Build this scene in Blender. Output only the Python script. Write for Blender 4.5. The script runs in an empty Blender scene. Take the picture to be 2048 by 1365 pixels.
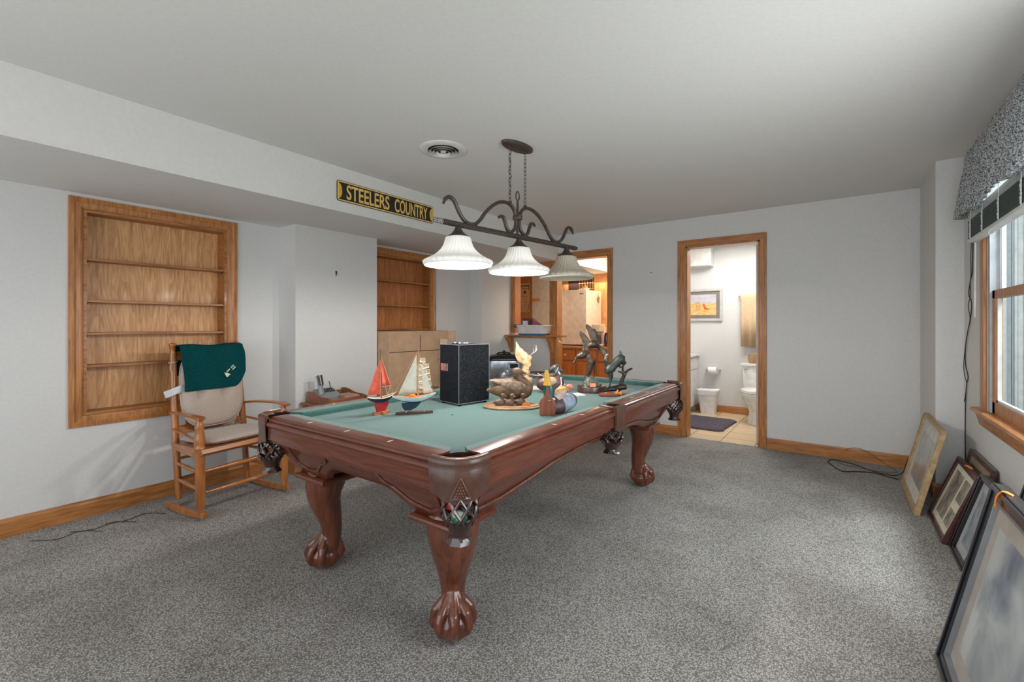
import bpy, bmesh, math, random
from mathutils import Vector, Matrix
random.seed(7)
PI = math.pi
SC = bpy.context.scene
COL = SC.collection

# ------------------------------------------------------------------ camera
CAM_H = 1.255
YAW = math.radians(35.9)
cam_data = bpy.data.cameras.new('camera')
cam_data.sensor_width = 36.0
cam_data.lens = 911.0 / 2048.0 * 36.0
cam_data.shift_y = -32.5 / 2048.0
cam_data.clip_start = 0.05
cam = bpy.data.objects.new('camera', cam_data)
cam.location = (0, 0, CAM_H)
cam.rotation_euler = (PI / 2, 0, YAW)
COL.objects.link(cam)
SC.camera = cam

# ------------------------------------------------------------------ world, light, exposure
SC.view_settings.view_transform = 'Standard'
SC.view_settings.look = 'None'
SC.view_settings.gamma = 1.0
SC.view_settings.use_curve_mapping = False
SC.view_settings.exposure = 0.0
SC.cycles.use_denoising = True
SC.cycles.max_bounces = 8
SC.cycles.diffuse_bounces = 5
SC.cycles.sample_clamp_indirect = 6.0
world = bpy.data.worlds.new('sky')
SC.world = world
world.use_nodes = True
wn = world.node_tree.nodes
wl = world.node_tree.links
bg = wn['Background']
bg.inputs['Color'].default_value = (0.80, 0.90, 1.0, 1)
bg.inputs['Strength'].default_value = 1.1


def area(name, loc, rot, sx, sy, power, color=(1, 1, 1), spread=PI):
    l = bpy.data.lights.new(name, 'AREA')
    l.shape = 'RECTANGLE'
    l.size, l.size_y = sx, sy
    l.energy = power
    l.color = color
    l.spread = spread
    o = bpy.data.objects.new(name, l)
    o.location = loc
    o.rotation_euler = rot
    COL.objects.link(o)
    return o


# daylight entering through the wide glazed opening behind the camera and the side window, plus an added fill
area('daylight_back', (-1.7, -1.75, 1.30), (PI / 2, 0, 0), 4.2, 2.2, 43, (0.97, 0.985, 1.0))
area('daylight_side', (1.62, 3.30, 2.60), (math.radians(55), 0, PI / 2), 1.0, 0.6, 135, (0.93, 0.97, 1.0))
area('fill_middle', (0.60, 1.75, 1.30), (math.radians(88), 0, math.radians(60)), 1.5, 1.1, 32, (0.93, 0.97, 1.0))  # fill inside the room, added to lift the far wall and carpet
# upward fill added behind the camera to brighten the ceiling, no known lamp
area('ceiling_fill', (-0.9, -0.9, 1.5), (PI, 0, 0), 1.2, 1.2, 16, (1.0, 0.985, 0.96))
# bathroom and kitchen ceiling fixtures
area('bathroom_light', (-1.0, 6.2, 2.38), (0, 0, 0), 0.8, 0.6, 34, (1.0, 0.98, 0.95))
area('kitchen_light', (-2.45, 6.2, 2.38), (0, 0, 0), 0.6, 0.6, 34, (1.0, 0.83, 0.64))
area('kitchen_counter_light', (-3.5, 6.95, 2.0), (math.radians(-20), 0, 0), 0.9, 0.1, 5, (1.0, 0.80, 0.55))


# ------------------------------------------------------------------ materials
def lin(c):
    r = []
    for x in c[:3]:
        x = x / 255.0
        r.append(x / 12.92 if x <= 0.04045 else ((x + 0.055) / 1.055) ** 2.4)
    return (r[0], r[1], r[2], 1.0)


def newmat(name):
    m = bpy.data.materials.new(name)
    m.use_nodes = True
    nt = m.node_tree
    return m, nt, nt.nodes['Principled BSDF']


def setp(b, rough=0.6, metal=0.0, spec=0.5, coat=0.0, sheen=0.0):
    b.inputs['Roughness'].default_value = rough
    b.inputs['Metallic'].default_value = metal
    b.inputs['Specular IOR Level'].default_value = spec
    b.inputs['Coat Weight'].default_value = coat
    b.inputs['Coat Roughness'].default_value = 0.12
    b.inputs['Sheen Weight'].default_value = sheen


def noise_mat(name, c1, c2, scale=8, rough=0.6, metal=0.0, stretch=(1, 1, 1), detail=4, bump=0.0, bscale=None,
              coat=0.0, lo=0.3, hi=0.7, spec=0.5, sheen=0.0, dist=0.0, bdist=0.005):
    m, nt, b = newmat(name)
    n, l = nt.nodes, nt.links
    tc = n.new('ShaderNodeTexCoord')
    mp = n.new('ShaderNodeMapping')
    mp.inputs['Scale'].default_value = stretch
    l.new(tc.outputs['Object'], mp.inputs['Vector'])
    nz = n.new('ShaderNodeTexNoise')
    nz.inputs['Scale'].default_value = scale
    nz.inputs['Detail'].default_value = detail
    nz.inputs['Distortion'].default_value = dist
    l.new(mp.outputs[0], nz.inputs['Vector'])
    r = n.new('ShaderNodeValToRGB')
    r.color_ramp.elements[0].position = lo
    r.color_ramp.elements[0].color = lin(c1)
    r.color_ramp.elements[1].position = hi
    r.color_ramp.elements[1].color = lin(c2)
    l.new(nz.outputs['Fac'], r.inputs['Fac'])
    l.new(r.outputs['Color'], b.inputs['Base Color'])
    setp(b, rough, metal, spec, coat, sheen)
    if bump:
        n2 = n.new('ShaderNodeTexNoise')
        n2.inputs['Scale'].default_value = bscale or scale * 3
        l.new(tc.outputs['Object'], n2.inputs['Vector'])
        bp = n.new('ShaderNodeBump')
        bp.inputs['Strength'].default_value = bump
        bp.inputs['Distance'].default_value = bdist
        l.new(n2.outputs['Fac'], bp.inputs['Height'])
        l.new(bp.outputs[0], b.inputs['Normal'])
    return m


def wood(name, dark, light, axis='Z', scale=6, rough=0.4, coat=0.2, figure=0.0):
    s = {'X': (0.9, 9, 9), 'Y': (9, 0.9, 9), 'Z': (9, 9, 0.9)}[axis]
    m, nt, b = newmat(name)
    n, l = nt.nodes, nt.links
    tc = n.new('ShaderNodeTexCoord')
    mp = n.new('ShaderNodeMapping')
    mp.inputs['Scale'].default_value = s
    l.new(tc.outputs['Object'], mp.inputs['Vector'])
    nz = n.new('ShaderNodeTexNoise')
    nz.inputs['Scale'].default_value = scale
    nz.inputs['Detail'].default_value = 6
    nz.inputs['Distortion'].default_value = 0.5 + figure
    l.new(mp.outputs[0], nz.inputs['Vector'])
    r = n.new('ShaderNodeValToRGB')
    r.color_ramp.elements[0].position = 0.30
    r.color_ramp.elements[0].color = lin(dark)
    r.color_ramp.elements[1].position = 0.66
    r.color_ramp.elements[1].color = lin(light)
    l.new(nz.outputs['Fac'], r.inputs['Fac'])
    out = r.outputs['Color']
    if figure:
        mp2 = n.new('ShaderNodeMapping')
        s2 = {'X': (0.35, 2.2, 2.2), 'Y': (2.2, 0.35, 2.2), 'Z': (2.2, 2.2, 0.35)}[axis]
        mp2.inputs['Scale'].default_value = s2
        l.new(tc.outputs['Object'], mp2.inputs['Vector'])
        n3 = n.new('ShaderNodeTexNoise')
        n3.inputs['Scale'].default_value = 2.6
        n3.inputs['Detail'].default_value = 1
        l.new(mp2.outputs[0], n3.inputs['Vector'])
        mul = n.new('ShaderNodeMath'); mul.operation = 'MULTIPLY'; mul.inputs[1].default_value = 16
        l.new(n3.outputs['Fac'], mul.inputs[0])
        fr = n.new('ShaderNodeMath'); fr.operation = 'FRACT'
        l.new(mul.outputs[0], fr.inputs[0])
        r2 = n.new('ShaderNodeValToRGB')
        r2.color_ramp.elements[0].position = 0.0
        r2.color_ramp.elements[0].color = (0.78, 0.72, 0.66, 1)
        r2.color_ramp.elements[1].position = 0.6
        r2.color_ramp.elements[1].color = (1, 1, 1, 1)
        l.new(fr.outputs[0], r2.inputs['Fac'])
        mx = n.new('ShaderNodeMix'); mx.data_type = 'RGBA'; mx.blend_type = 'MULTIPLY'
        mx.inputs[0].default_value = 0.8
        l.new(out, mx.inputs[6]); l.new(r2.outputs['Color'], mx.inputs[7])
        out = mx.outputs[2]
    l.new(out, b.inputs['Base Color'])
    setp(b, rough, 0, 0.5, coat)
    return m


def plain(name, c, rough=0.5, metal=0.0, coat=0.0, emit=0.0, vary=0.06):
    """plain colour broken by a faint noise"""
    d = tuple(max(0, x * (1 - vary)) for x in c)
    e = tuple(min(255, x * (1 + vary * .5)) for x in c)
    m = noise_mat(name, d, e, 14, rough, metal, coat=coat)
    if emit:
        b = m.node_tree.nodes['Principled BSDF']
        b.inputs['Emission Color'].default_value = lin(c)
        b.inputs['Emission Strength'].default_value = emit
    return m


M = {}
M['wall'] = noise_mat('wall_paint', (208, 207, 205), (214, 213, 211), 60, 0.85, bump=0.10, bscale=260, spec=0.2, bdist=0.002)
M['ceil'] = noise_mat('ceiling_paint', (216, 215, 212), (221, 220, 217), 50, 0.9, bump=0.10, bscale=200, spec=0.15, bdist=0.002)
M['white'] = plain('white_paint', (222, 221, 217), 0.45)
M['oakY'] = wood('oak_trim_along', (144, 88, 42), (190, 128, 70), 'Y', 7, 0.42, 0.15)
M['oakX'] = wood('oak_trim_across', (144, 88, 42), (190, 128, 70), 'X', 7, 0.42, 0.15)
M['oakZ'] = wood('oak_trim_upright', (144, 88, 42), (190, 128, 70), 'Z', 7, 0.42, 0.15)
M['ply'] = wood('plywood_back', (184, 128, 76), (222, 172, 118), 'Z', 5, 0.5, 0.05, figure=1.0)
M['ply2'] = wood('plywood_back_red', (158, 92, 44), (198, 130, 72), 'Z', 5, 0.5, 0.05, figure=0.6)
M['shelfY'] = wood('shelf_board', (130, 78, 36), (178, 118, 62), 'Y', 6, 0.45, 0.1)
M['mahY'] = wood('cherry_wood_long', (80, 38, 25), (110, 56, 37), 'Y', 9, 0.30, 0.35)
M['mahX'] = wood('cherry_wood_cross', (80, 38, 25), (110, 56, 37), 'X', 9, 0.30, 0.35)
M['mahZ'] = wood('cherry_wood_leg', (80, 40, 26), (114, 62, 40), 'Z', 5, 0.24, 0.5)
M['dark_groove'] = plain('dark_groove', (26, 14, 12), 0.6)
M['leather'] = noise_mat('brown_leather', (72, 46, 35), (92, 60, 46), 30, 0.36, bump=0.25, bscale=240, coat=0.2, bdist=0.002)
M['leather_edge'] = noise_mat('leather_lip', (108, 68, 50), (140, 94, 72), 30, 0.32, coat=0.3)
M['net'] = noise_mat('dark_leather_net', (40, 24, 22), (62, 38, 34), 40, 0.2, coat=0.6)
M['felt'] = noise_mat('green_cloth', (60, 97, 91), (68, 105, 99), 90, 0.9, bump=0.1, bscale=900, spec=0.1, sheen=0.3, bdist=0.001)
M['pearl'] = plain('pearl_inlay', (232, 224, 208), 0.25)
M['bronze'] = noise_mat('dark_bronze', (46, 38, 32), (98, 82, 70), 30, 0.38, 0.55, bump=0.4, bscale=160, detail=6)
M['bronze_green'] = noise_mat('green_bronze', (36, 42, 40), (74, 80, 72), 34, 0.42, 0.45, bump=0.4, bscale=170)
M['bronze_black'] = noise_mat('black_bronze', (26, 22, 22), (60, 50, 46), 34, 0.35, 0.5, bump=0.3, bscale=170)
M['iron'] = noise_mat('wrought_iron', (58, 52, 46), (92, 80, 70), 60, 0.45, 0.5)
M['iron_brown'] = noise_mat('rust_brown_iron', (62, 50, 44), (88, 72, 64), 60, 0.5, 0.3)
M['silver'] = noise_mat('bright_metal', (190, 190, 192), (225, 225, 228), 30, 0.2, 0.95)
M['steel'] = noise_mat('brushed_steel', (136, 142, 150), (176, 184, 192), 20, 0.32, 0.7)
M['blackplastic'] = plain('black_plastic', (24, 24, 26), 0.25)
M['greyplastic'] = plain('grey_plastic', (128, 132, 136), 0.4)
M['cardboard'] = noise_mat('cardboard', (174, 142, 114), (188, 155, 126), 12, 0.85, spec=0.15)
M['paleboard'] = noise_mat('pale_carton', (188, 166, 144), (202, 182, 160), 10, 0.8, spec=0.15)
M['cushion'] = noise_mat('beige_weave', (166, 150, 139), (194, 179, 168), 220, 0.95, bump=0.3, bscale=420, spec=0.1, sheen=0.2, bdist=0.002)
M['fleece'] = noise_mat('green_fleece', (6, 52, 56), (16, 74, 76), 160, 0.98, bump=0.6, bscale=330, spec=0.05, bdist=0.004)
M['chairwood'] = wood('maple_chair_wood', (132, 76, 34), (184, 116, 60), 'Z', 5, 0.28, 0.5)
M['chairwoodY'] = wood('maple_chair_rungs', (132, 76, 34), (184, 116, 60), 'Y', 5, 0.28, 0.5)
M['cord'] = plain('dark_cord', (40, 38, 36), 0.5)
M['tagwhite'] = plain('white_tag', (214, 216, 218), 0.6)
M['orange_tag'] = plain('orange_tag', (238, 138, 54), 0.7)
M['peach_tag'] = plain('peach_tag', (226, 150, 110), 0.7)
M['ceramic'] = plain('white_ceramic', (232, 230, 226), 0.12, coat=0.5)
M['tile_base'] = plain('tile_grout', (150, 130, 106), 0.8)


def carpet_mat():
    m, nt, b = newmat('berber_carpet')
    n, l = nt.nodes, nt.links
    tc = n.new('ShaderNodeTexCoord')
    vo = n.new('ShaderNodeTexVoronoi'); vo.inputs['Scale'].default_value = 150
    vo.inputs['Randomness'].default_value = 0.75
    l.new(tc.outputs['Object'], vo.inputs['Vector'])
    nz = n.new('ShaderNodeTexNoise'); nz.inputs['Scale'].default_value = 230; nz.inputs['Detail'].default_value = 3
    l.new(tc.outputs['Object'], nz.inputs['Vector'])
    r1 = n.new('ShaderNodeValToRGB')
    r1.color_ramp.elements[0].position = 0.05; r1.color_ramp.elements[0].color = lin((222, 220, 216))
    r1.color_ramp.elements[1].position = 0.66; r1.color_ramp.elements[1].color = lin((126, 123, 119))
    l.new(vo.outputs['Distance'], r1.inputs['Fac'])
    r2 = n.new('ShaderNodeValToRGB')
    r2.color_ramp.elements[0].position = 0.36; r2.color_ramp.elements[0].color = (0.66, 0.655, 0.65, 1)
    r2.color_ramp.elements[1].position = 0.60; r2.color_ramp.elements[1].color = (1.0, 0.99, 0.97, 1)
    l.new(nz.outputs['Fac'], r2.inputs['Fac'])
    mx = n.new('ShaderNodeMix'); mx.data_type = 'RGBA'; mx.blend_type = 'MULTIPLY'; mx.inputs[0].default_value = 1
    l.new(r1.outputs[0], mx.inputs[6]); l.new(r2.outputs[0], mx.inputs[7])
    n3 = n.new('ShaderNodeTexNoise'); n3.inputs['Scale'].default_value = 2.2; n3.inputs['Detail'].default_value = 4
    l.new(tc.outputs['Object'], n3.inputs['Vector'])
    r3 = n.new('ShaderNodeValToRGB')
    r3.color_ramp.elements[0].position = 0.33; r3.color_ramp.elements[0].color = (0.80, 0.79, 0.78, 1)
    r3.color_ramp.elements[1].position = 0.55; r3.color_ramp.elements[1].color = (1, 1, 1, 1)
    l.new(n3.outputs['Fac'], r3.inputs['Fac'])
    mx2 = n.new('ShaderNodeMix'); mx2.data_type = 'RGBA'; mx2.blend_type = 'MULTIPLY'; mx2.inputs[0].default_value = 1
    l.new(mx.outputs[2], mx2.inputs[6]); l.new(r3.outputs[0], mx2.inputs[7])
    l.new(mx2.outputs[2], b.inputs['Base Color'])
    bp = n.new('ShaderNodeBump'); bp.inputs['Strength'].default_value = 0.5; bp.inputs['Distance'].default_value = 0.004
    bp.invert = True
    l.new(vo.outputs['Distance'], bp.inputs['Height'])
    l.new(bp.outputs[0], b.inputs['Normal'])
    setp(b, 0.97, 0, 0.05)
    return m


M['carpet'] = carpet_mat()


def tile_mat():
    m, nt, b = newmat('beige_floor_tile')
    n, l = nt.nodes, nt.links
    tc = n.new('ShaderNodeTexCoord')
    mp = n.new('ShaderNodeMapping'); mp.inputs['Rotation'].default_value = (0, 0, 0)
    mp.inputs['Location'].default_value = (0.07, 0.12, 0)
    l.new(tc.outputs['Object'], mp.inputs['Vector'])
    br = n.new('ShaderNodeTexBrick')
    br.offset = 0.0
    br.inputs['Color1'].default_value = lin((206, 178, 142))
    br.inputs['Color2'].default_value = lin((214, 188, 152))
    br.inputs['Mortar'].default_value = lin((150, 122, 92))
    br.inputs['Scale'].default_value = 1.0
    br.inputs['Mortar Size'].default_value = 0.006
    br.inputs['Brick Width'].default_value = 0.33
    br.inputs['Row Height'].default_value = 0.33
    l.new(mp.outputs[0], br.inputs['Vector'])
    l.new(br.outputs['Color'], b.inputs['Base Color'])
    setp(b, 0.35)
    return m


M['tile'] = tile_mat()


def speckle_mat(name, base, d1, d2, scale=70, rough=0.95, thr=0.52):
    m, nt, b = newmat(name)
    n, l = nt.nodes, nt.links
    tc = n.new('ShaderNodeTexCoord')
    nz = n.new('ShaderNodeTexNoise'); nz.inputs['Scale'].default_value = scale; nz.inputs['Detail'].default_value = 2
    l.new(tc.outputs['Object'], nz.inputs['Vector'])
    r = n.new('ShaderNodeValToRGB')
    r.color_ramp.interpolation = 'LINEAR'
    r.color_ramp.elements[0].position = 0.36; r.color_ramp.elements[0].color = lin(d1)
    r.color_ramp.elements[1].position = thr + 0.04; r.color_ramp.elements[1].color = lin(base)
    e = r.color_ramp.elements.new(thr - 0.05); e.color = lin(d2)
    l.new(nz.outputs['Fac'], r.inputs['Fac'])
    l.new(r.outputs[0], b.inputs['Base Color'])
    setp(b, rough, 0, 0.15)
    return m


M['valance'] = speckle_mat('speckled_fabric', (190, 190, 188), (66, 76, 86), (138, 142, 144), 150, thr=0.53)
M['tolex'] = speckle_mat('black_tolex', (62, 64, 70), (14, 16, 20), (26, 28, 33), 260, 0.6, thr=0.60)


def glass_mat(name='window_glass'):
    m, nt, b = newmat(name)
    n, l = nt.nodes, nt.links
    tr = n.new('ShaderNodeBsdfTransparent'); tr.inputs[0].default_value = (0.95, 0.98, 0.98, 1)
    gl = n.new('ShaderNodeBsdfGlossy'); gl.inputs['Roughness'].default_value = 0.03
    mx = n.new('ShaderNodeMixShader'); mx.inputs[0].default_value = 0.07
    l.new(tr.outputs[0], mx.inputs[1]); l.new(gl.outputs[0], mx.inputs[2])
    l.new(mx.outputs[0], n['Material Output'].inputs['Surface'])
    return m


M['glass'] = glass_mat()


def shade_mat(name, c, trans):
    m, nt, b = newmat(name)
    n, l = nt.nodes, nt.links
    df = n.new('ShaderNodeBsdfDiffuse'); df.inputs['Color'].default_value = lin(c)
    tl = n.new('ShaderNodeBsdfTranslucent'); tl.inputs['Color'].default_value = lin(c)
    gl = n.new('ShaderNodeBsdfGlossy'); gl.inputs['Roughness'].default_value = 0.2
    m1 = n.new('ShaderNodeMixShader'); m1.inputs[0].default_value = trans
    m2 = n.new('ShaderNodeMixShader'); m2.inputs[0].default_value = 0.06
    l.new(df.outputs[0], m1.inputs[1]); l.new(tl.outputs[0], m1.inputs[2])
    l.new(m1.outputs[0], m2.inputs[1]); l.new(gl.outputs[0], m2.inputs[2])
    l.new(m2.outputs[0], n['Material Output'].inputs['Surface'])
    return m


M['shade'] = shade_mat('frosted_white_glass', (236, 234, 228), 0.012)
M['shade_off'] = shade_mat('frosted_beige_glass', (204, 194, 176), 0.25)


# ------------------------------------------------------------------ mesh builder
class MB:
    def __init__(self):
        self.v, self.f, self.m = [], [], []
        self.T = Matrix.Identity(4)

    def add(self, vs, fs, mi=0):
        b = len(self.v)
        self.v += [tuple(self.T @ Vector(p)) for p in vs]
        self.f += [tuple(b + i for i in f) for f in fs]
        self.m += [mi] * len(fs)
        return self

    def box(self, x0, y0, z0, x1, y1, z1, mi=0):
        x0, x1 = min(x0, x1), max(x0, x1); y0, y1 = min(y0, y1), max(y0, y1); z0, z1 = min(z0, z1), max(z0, z1)
        vs = [(x0, y0, z0), (x1, y0, z0), (x1, y1, z0), (x0, y1, z0), (x0, y0, z1), (x1, y0, z1), (x1, y1, z1), (x0, y1, z1)]
        return self.add(vs, [(0, 3, 2, 1), (4, 5, 6, 7), (0, 1, 5, 4), (1, 2, 6, 5), (2, 3, 7, 6), (3, 0, 4, 7)], mi)

    def loft(self, rings, cap=True, mi=0, closed=True):
        n = len(rings[0])
        vs = [p for r in rings for p in r]
        fs = []
        for i in range(len(rings) - 1):
            for j in range(n if closed else n - 1):
                k = (j + 1) % n
                fs.append((i * n + j, i * n + k, (i + 1) * n + k, (i + 1) * n + j))
        if cap and closed:
            fs.append(tuple(reversed(range(n))))
            fs.append(tuple((len(rings) - 1) * n + j for j in range(n)))
        return self.add(vs, fs, mi)

    def tube(self, pts, r, n=10, mi=0, up=(0, 0, 1), cap=True, ring=False):
        """r: number, list of numbers or list of (side, up) pairs"""
        P = [Vector(p) for p in pts]
        if not isinstance(r, (list, tuple)):
            r = [r] * len(P)
        elif len(r) == 2 and len(P) != 2 and not isinstance(r[0], (list, tuple)):
            r = [tuple(r)] * len(P)
        up = Vector(up)
        rings = []
        prev = None
        for i, p in enumerate(P):
            if ring:
                t = P[(i + 1) % len(P)] - P[i - 1]
            else:
                t = P[min(i + 1, len(P) - 1)] - P[max(i - 1, 0)]
            t.normalize()
            s = t.cross(up if prev is None else prev)
            if s.length < 1e-4:
                s = t.cross(Vector((1, 0, 0)))
                if s.length < 1e-4:
                    s = t.cross(Vector((0, 1, 0)))
            s.normalize()
            u = s.cross(t).normalized()
            prev = u
            a, b = r[i] if isinstance(r[i], (list, tuple)) else (r[i], r[i])
            rings.append([tuple(p + s * (a * math.cos(2 * PI * k / n)) + u * (b * math.sin(2 * PI * k / n))) for k in range(n)])
        if ring:
            rings.append(rings[0])
        return self.loft(rings, cap and not ring, mi)

    def cyl(self, p0, p1, r0, r1=None, n=16, mi=0):
        return self.tube([p0, p1], [r0, r0 if r1 is None else r1], n, mi)

    def lathe(self, prof, n=24, c=(0, 0, 0), mi=0, cap=True, sx=1, sy=1, flute=None):
        rings = []
        for i, (r, z) in enumerate(prof):
            ring = []
            for k in range(n):
                a = 2 * PI * k / n
                rr = r
                if flute:
                    rr = r * (1 + flute[1] * flute[2][i] * math.cos(flute[0] * a))
                ring.append((c[0] + rr * math.cos(a) * sx, c[1] + rr * math.sin(a) * sy, c[2] + z))
            rings.append(ring)
        return self.loft(rings, cap, mi)

    def ell(self, c, rx, ry, rz, n=16, m=10, mi=0, rot=None):
        prof = []
        R = rot or Matrix.Identity(3)
        vs, fs = [], []
        for i in range(m + 1):
            ph = -PI / 2 + PI * i / m
            for k in range(n):
                a = 2 * PI * k / n
                cr = math.cos(ph) if 0 < i < m else 0.001
                q = R @ Vector((rx * cr * math.cos(a), ry * cr * math.sin(a), rz * math.sin(ph)))
                vs.append((c[0] + q.x, c[1] + q.y, c[2] + q.z))
        for i in range(m):
            for k in range(n):
                k2 = (k + 1) % n
                fs.append((i * n + k, i * n + k2, (i + 1) * n + k2, (i + 1) * n + k))
        fs.append(tuple(reversed(range(n)))); fs.append(tuple(m * n + k for k in range(n)))
        return self.add(vs, fs, mi)

    def prism(self, poly, d0, d1, plane='XY', mi=0):
        """poly in plane, extruded along the remaining axis from d0 to d1"""
        def P(a, b, d):
            return {'XY': (a, b, d), 'XZ': (a, d, b), 'YZ': (d, a, b)}[plane]
        n = len(poly)
        vs = [P(a, b, d0) for a, b in poly] + [P(a, b, d1) for a, b in poly]
        fs = [tuple(range(n)), tuple(reversed(range(n, 2 * n)))]
        for i in range(n):
            j = (i + 1) % n
            fs.append((i, i + n, j + n, j))
        return self.add(vs, fs, mi)

    def build(self, name, mats, parent=None, smooth=True, angle=38, bevel=0, remesh=0, subsurf=0, smoothit=0, solid=0):
        me = bpy.data.meshes.new(name)
        me.from_pydata(self.v, [], self.f)
        if not isinstance(mats, (list, tuple)):
            mats = [mats]
        for mt in mats:
            me.materials.append(mt)
        for p, mi in zip(me.polygons, self.m):
            p.material_index = mi
        bm = bmesh.new(); bm.from_mesh(me)
        bmesh.ops.recalc_face_normals(bm, faces=bm.faces)
        bm.to_mesh(me); bm.free()
        if smooth:
            for p in me.polygons:
                p.use_smooth = True
            if not remesh:
                me.set_sharp_from_angle(angle=math.radians(angle))
        o = bpy.data.objects.new(name, me)
        COL.objects.link(o)
        if parent:
            o.parent = parent
        if solid:
            s = o.modifiers.new('solid', 'SOLIDIFY'); s.thickness = solid; s.offset = 0
        if bevel:
            s = o.modifiers.new('bevel', 'BEVEL'); s.width = bevel; s.segments = 2; s.limit_method = 'ANGLE'
        if remesh:
            s = o.modifiers.new('remesh', 'REMESH'); s.mode = 'VOXEL'; s.voxel_size = remesh; s.use_smooth_shade = True
            s = o.modifiers.new('soft', 'SMOOTH'); s.factor = 0.5; s.iterations = smoothit or 4
        if subsurf:
            s = o.modifiers.new('sub', 'SUBSURF'); s.levels = subsurf; s.render_levels = subsurf
        return o


def thing(name, label, cat, loc=(0, 0, 0), rz=0.0, group=None):
    o = bpy.data.objects.new(name, None)
    o.empty_display_size = 0.1
    COL.objects.link(o)
    o.location = loc
    o.rotation_euler = (0, 0, rz)
    o['label'] = label
    o['category'] = cat
    if group:
        o['group'] = group
    return o


def tag(o, label, cat, group=None):
    o['label'] = label; o['category'] = cat
    if group:
        o['group'] = group
    return o


def structure(o):
    o['kind'] = 'structure'
    return o


def structroot(name, loc=(0, 0, 0)):
    o = bpy.data.objects.new(name, None)
    COL.objects.link(o); o.location = loc
    o['kind'] = 'structure'
    return o


def text_mesh(name, s, size, depth, mat, parent, loc, rot, sx=1.0, align='CENTER', bold=0.0, fit=None):
    cu = bpy.data.curves.new(name, 'FONT')
    cu.body = s; cu.size = size; cu.extrude = depth; cu.offset = bold
    cu.align_x = align; cu.align_y = 'CENTER'
    tmp = bpy.data.objects.new(name, cu)
    COL.objects.link(tmp)
    dg = bpy.context.evaluated_depsgraph_get()
    me = bpy.data.meshes.new_from_object(tmp.evaluated_get(dg))
    bpy.data.objects.remove(tmp)
    me.name = name
    me.materials.clear(); me.materials.append(mat)
    if fit:        # bring the lettering to the width and height read off the image
        xs_ = [v_.co.x for v_ in me.vertices]; ys_ = [v_.co.y for v_ in me.vertices]
        fx, fy = fit[0] / (max(xs_) - min(xs_)), fit[1] / (max(ys_) - min(ys_))
        mx_, my_ = (max(xs_) + min(xs_)) / 2, (max(ys_) + min(ys_)) / 2
        for v_ in me.vertices:
            v_.co.x = (v_.co.x - mx_) * fx; v_.co.y = (v_.co.y - my_) * fy
    o = bpy.data.objects.new(name, me)
    COL.objects.link(o)
    o.parent = parent
    o.location = loc; o.rotation_euler = rot; o.scale = (sx, 1, 1)
    return o


def dup(root, loc=None, rz=None, label=None, group=None):
    r = root.copy(); COL.objects.link(r)
    if loc is not None: r.location = loc
    if rz is not None: r.rotation_euler = (0, 0, rz)
    if label: r['label'] = label
    if group: r['group'] = group
    for ch in list(root.children):
        c = ch.copy(); COL.objects.link(c); c.parent = r
        for g in ch.children:
            d = g.copy(); COL.objects.link(d); d.parent = c
    return r


# ------------------------------------------------------------------ room shell
XL, XR, YF, YB, ZC = -4.0, 0.70, 5.26, -1.8, 2.44
ZS = 2.107          # underside of the soffit
XS = -3.05          # face of the soffit
XC = -3.73          # face of the chase on the left wall
XC2 = -3.82         # face of the second chase in the far corner
T = 0.14
YK = 7.05           # back of bathroom and kitchen

b = MB(); b.box(XL - T, YB - T, -0.1, XR + T, YF + 0.02, 0)
structure(b.build('floor', M['carpet'], smooth=False))
b = MB(); b.box(-4.6, YF + 0.02, -0.1, 0.84, YK + T, 0.0)
structure(b.build('floor_bathroom', M['tile'], smooth=False))
b = MB()
b.box(XL - T, YB - T, ZC, XR + T, YF + T, ZC + 0.1)
b.box(XL - T, YB, ZS, XS, YF, ZC)
structure(b.build('ceiling', M['ceil'], smooth=False))
b = MB()
b.box(-4.6, YF + T, ZC, 0.84, YK + T, ZC + 0.1)
b.box(-4.6, YF + T, ZS, XS, YK, ZC)
structure(b.build('ceiling_bathroom', M['ceil'], smooth=False))

# niches cut in the left wall (y0, y1, z0, z1 of the clear opening)
N1 = (0.765, 1.62, 0.665, 2.01)
N2 = (3.00, 3.86, 0.665, 2.01)
b = MB()
ys = [YB, N1[0], N1[1], N2[0], N2[1], YF]
b.box(XL - T, YB, 0, XL, N1[0], ZS)
b.box(XL - T, N1[0], 0, XL, N1[1], N1[2]); b.box(XL - T, N1[0], N1[3], XL, N1[1], ZS)
b.box(XL - T, N1[1], 0, XL, N2[0], ZS)
b.box(XL - T, N2[0], 0, XL, N2[1], N2[2]); b.box(XL - T, N2[0], N2[3], XL, N2[1], ZS)
b.box(XL - T, N2[1], 0, XL, YF, ZS)
b.box(XL, 2.04, 0, XC, 2.87, ZS)
b.box(XL, 4.59, 0, XC2, YF, ZS)
structure(b.build('wall_left', M['wall'], smooth=False))

# far wall with pass-through, kitchen doorway and bathroom doorway
PX0, PX1 = -3.76, -3.177
KD = (-3.085, -2.337, 2.125)
BD = (-1.41, -0.68, 2.125)
b = MB()
y0, y1 = YF, YF + T
b.box(XL - 0.6, y0, 0, PX0, y1, ZC)
b.box(PX0, y0, 0, PX1, y1, 1.08)
b.box(PX0, y0, 2.04, PX1, y1, ZC)
b.box(PX1, y0, KD[2], KD[1], y1, ZC)
b.box(PX1, y0, 0, KD[0], y1, KD[2])
b.box(KD[1], y0, 0, BD[0], y1, ZC)
b.box(BD[0], y0, BD[2], BD[1], y1, ZC)
b.box(BD[1], y0, 0, XR + T, y1, ZC)
structure(b.build('wall_far', M['wall'], smooth=False))

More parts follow.
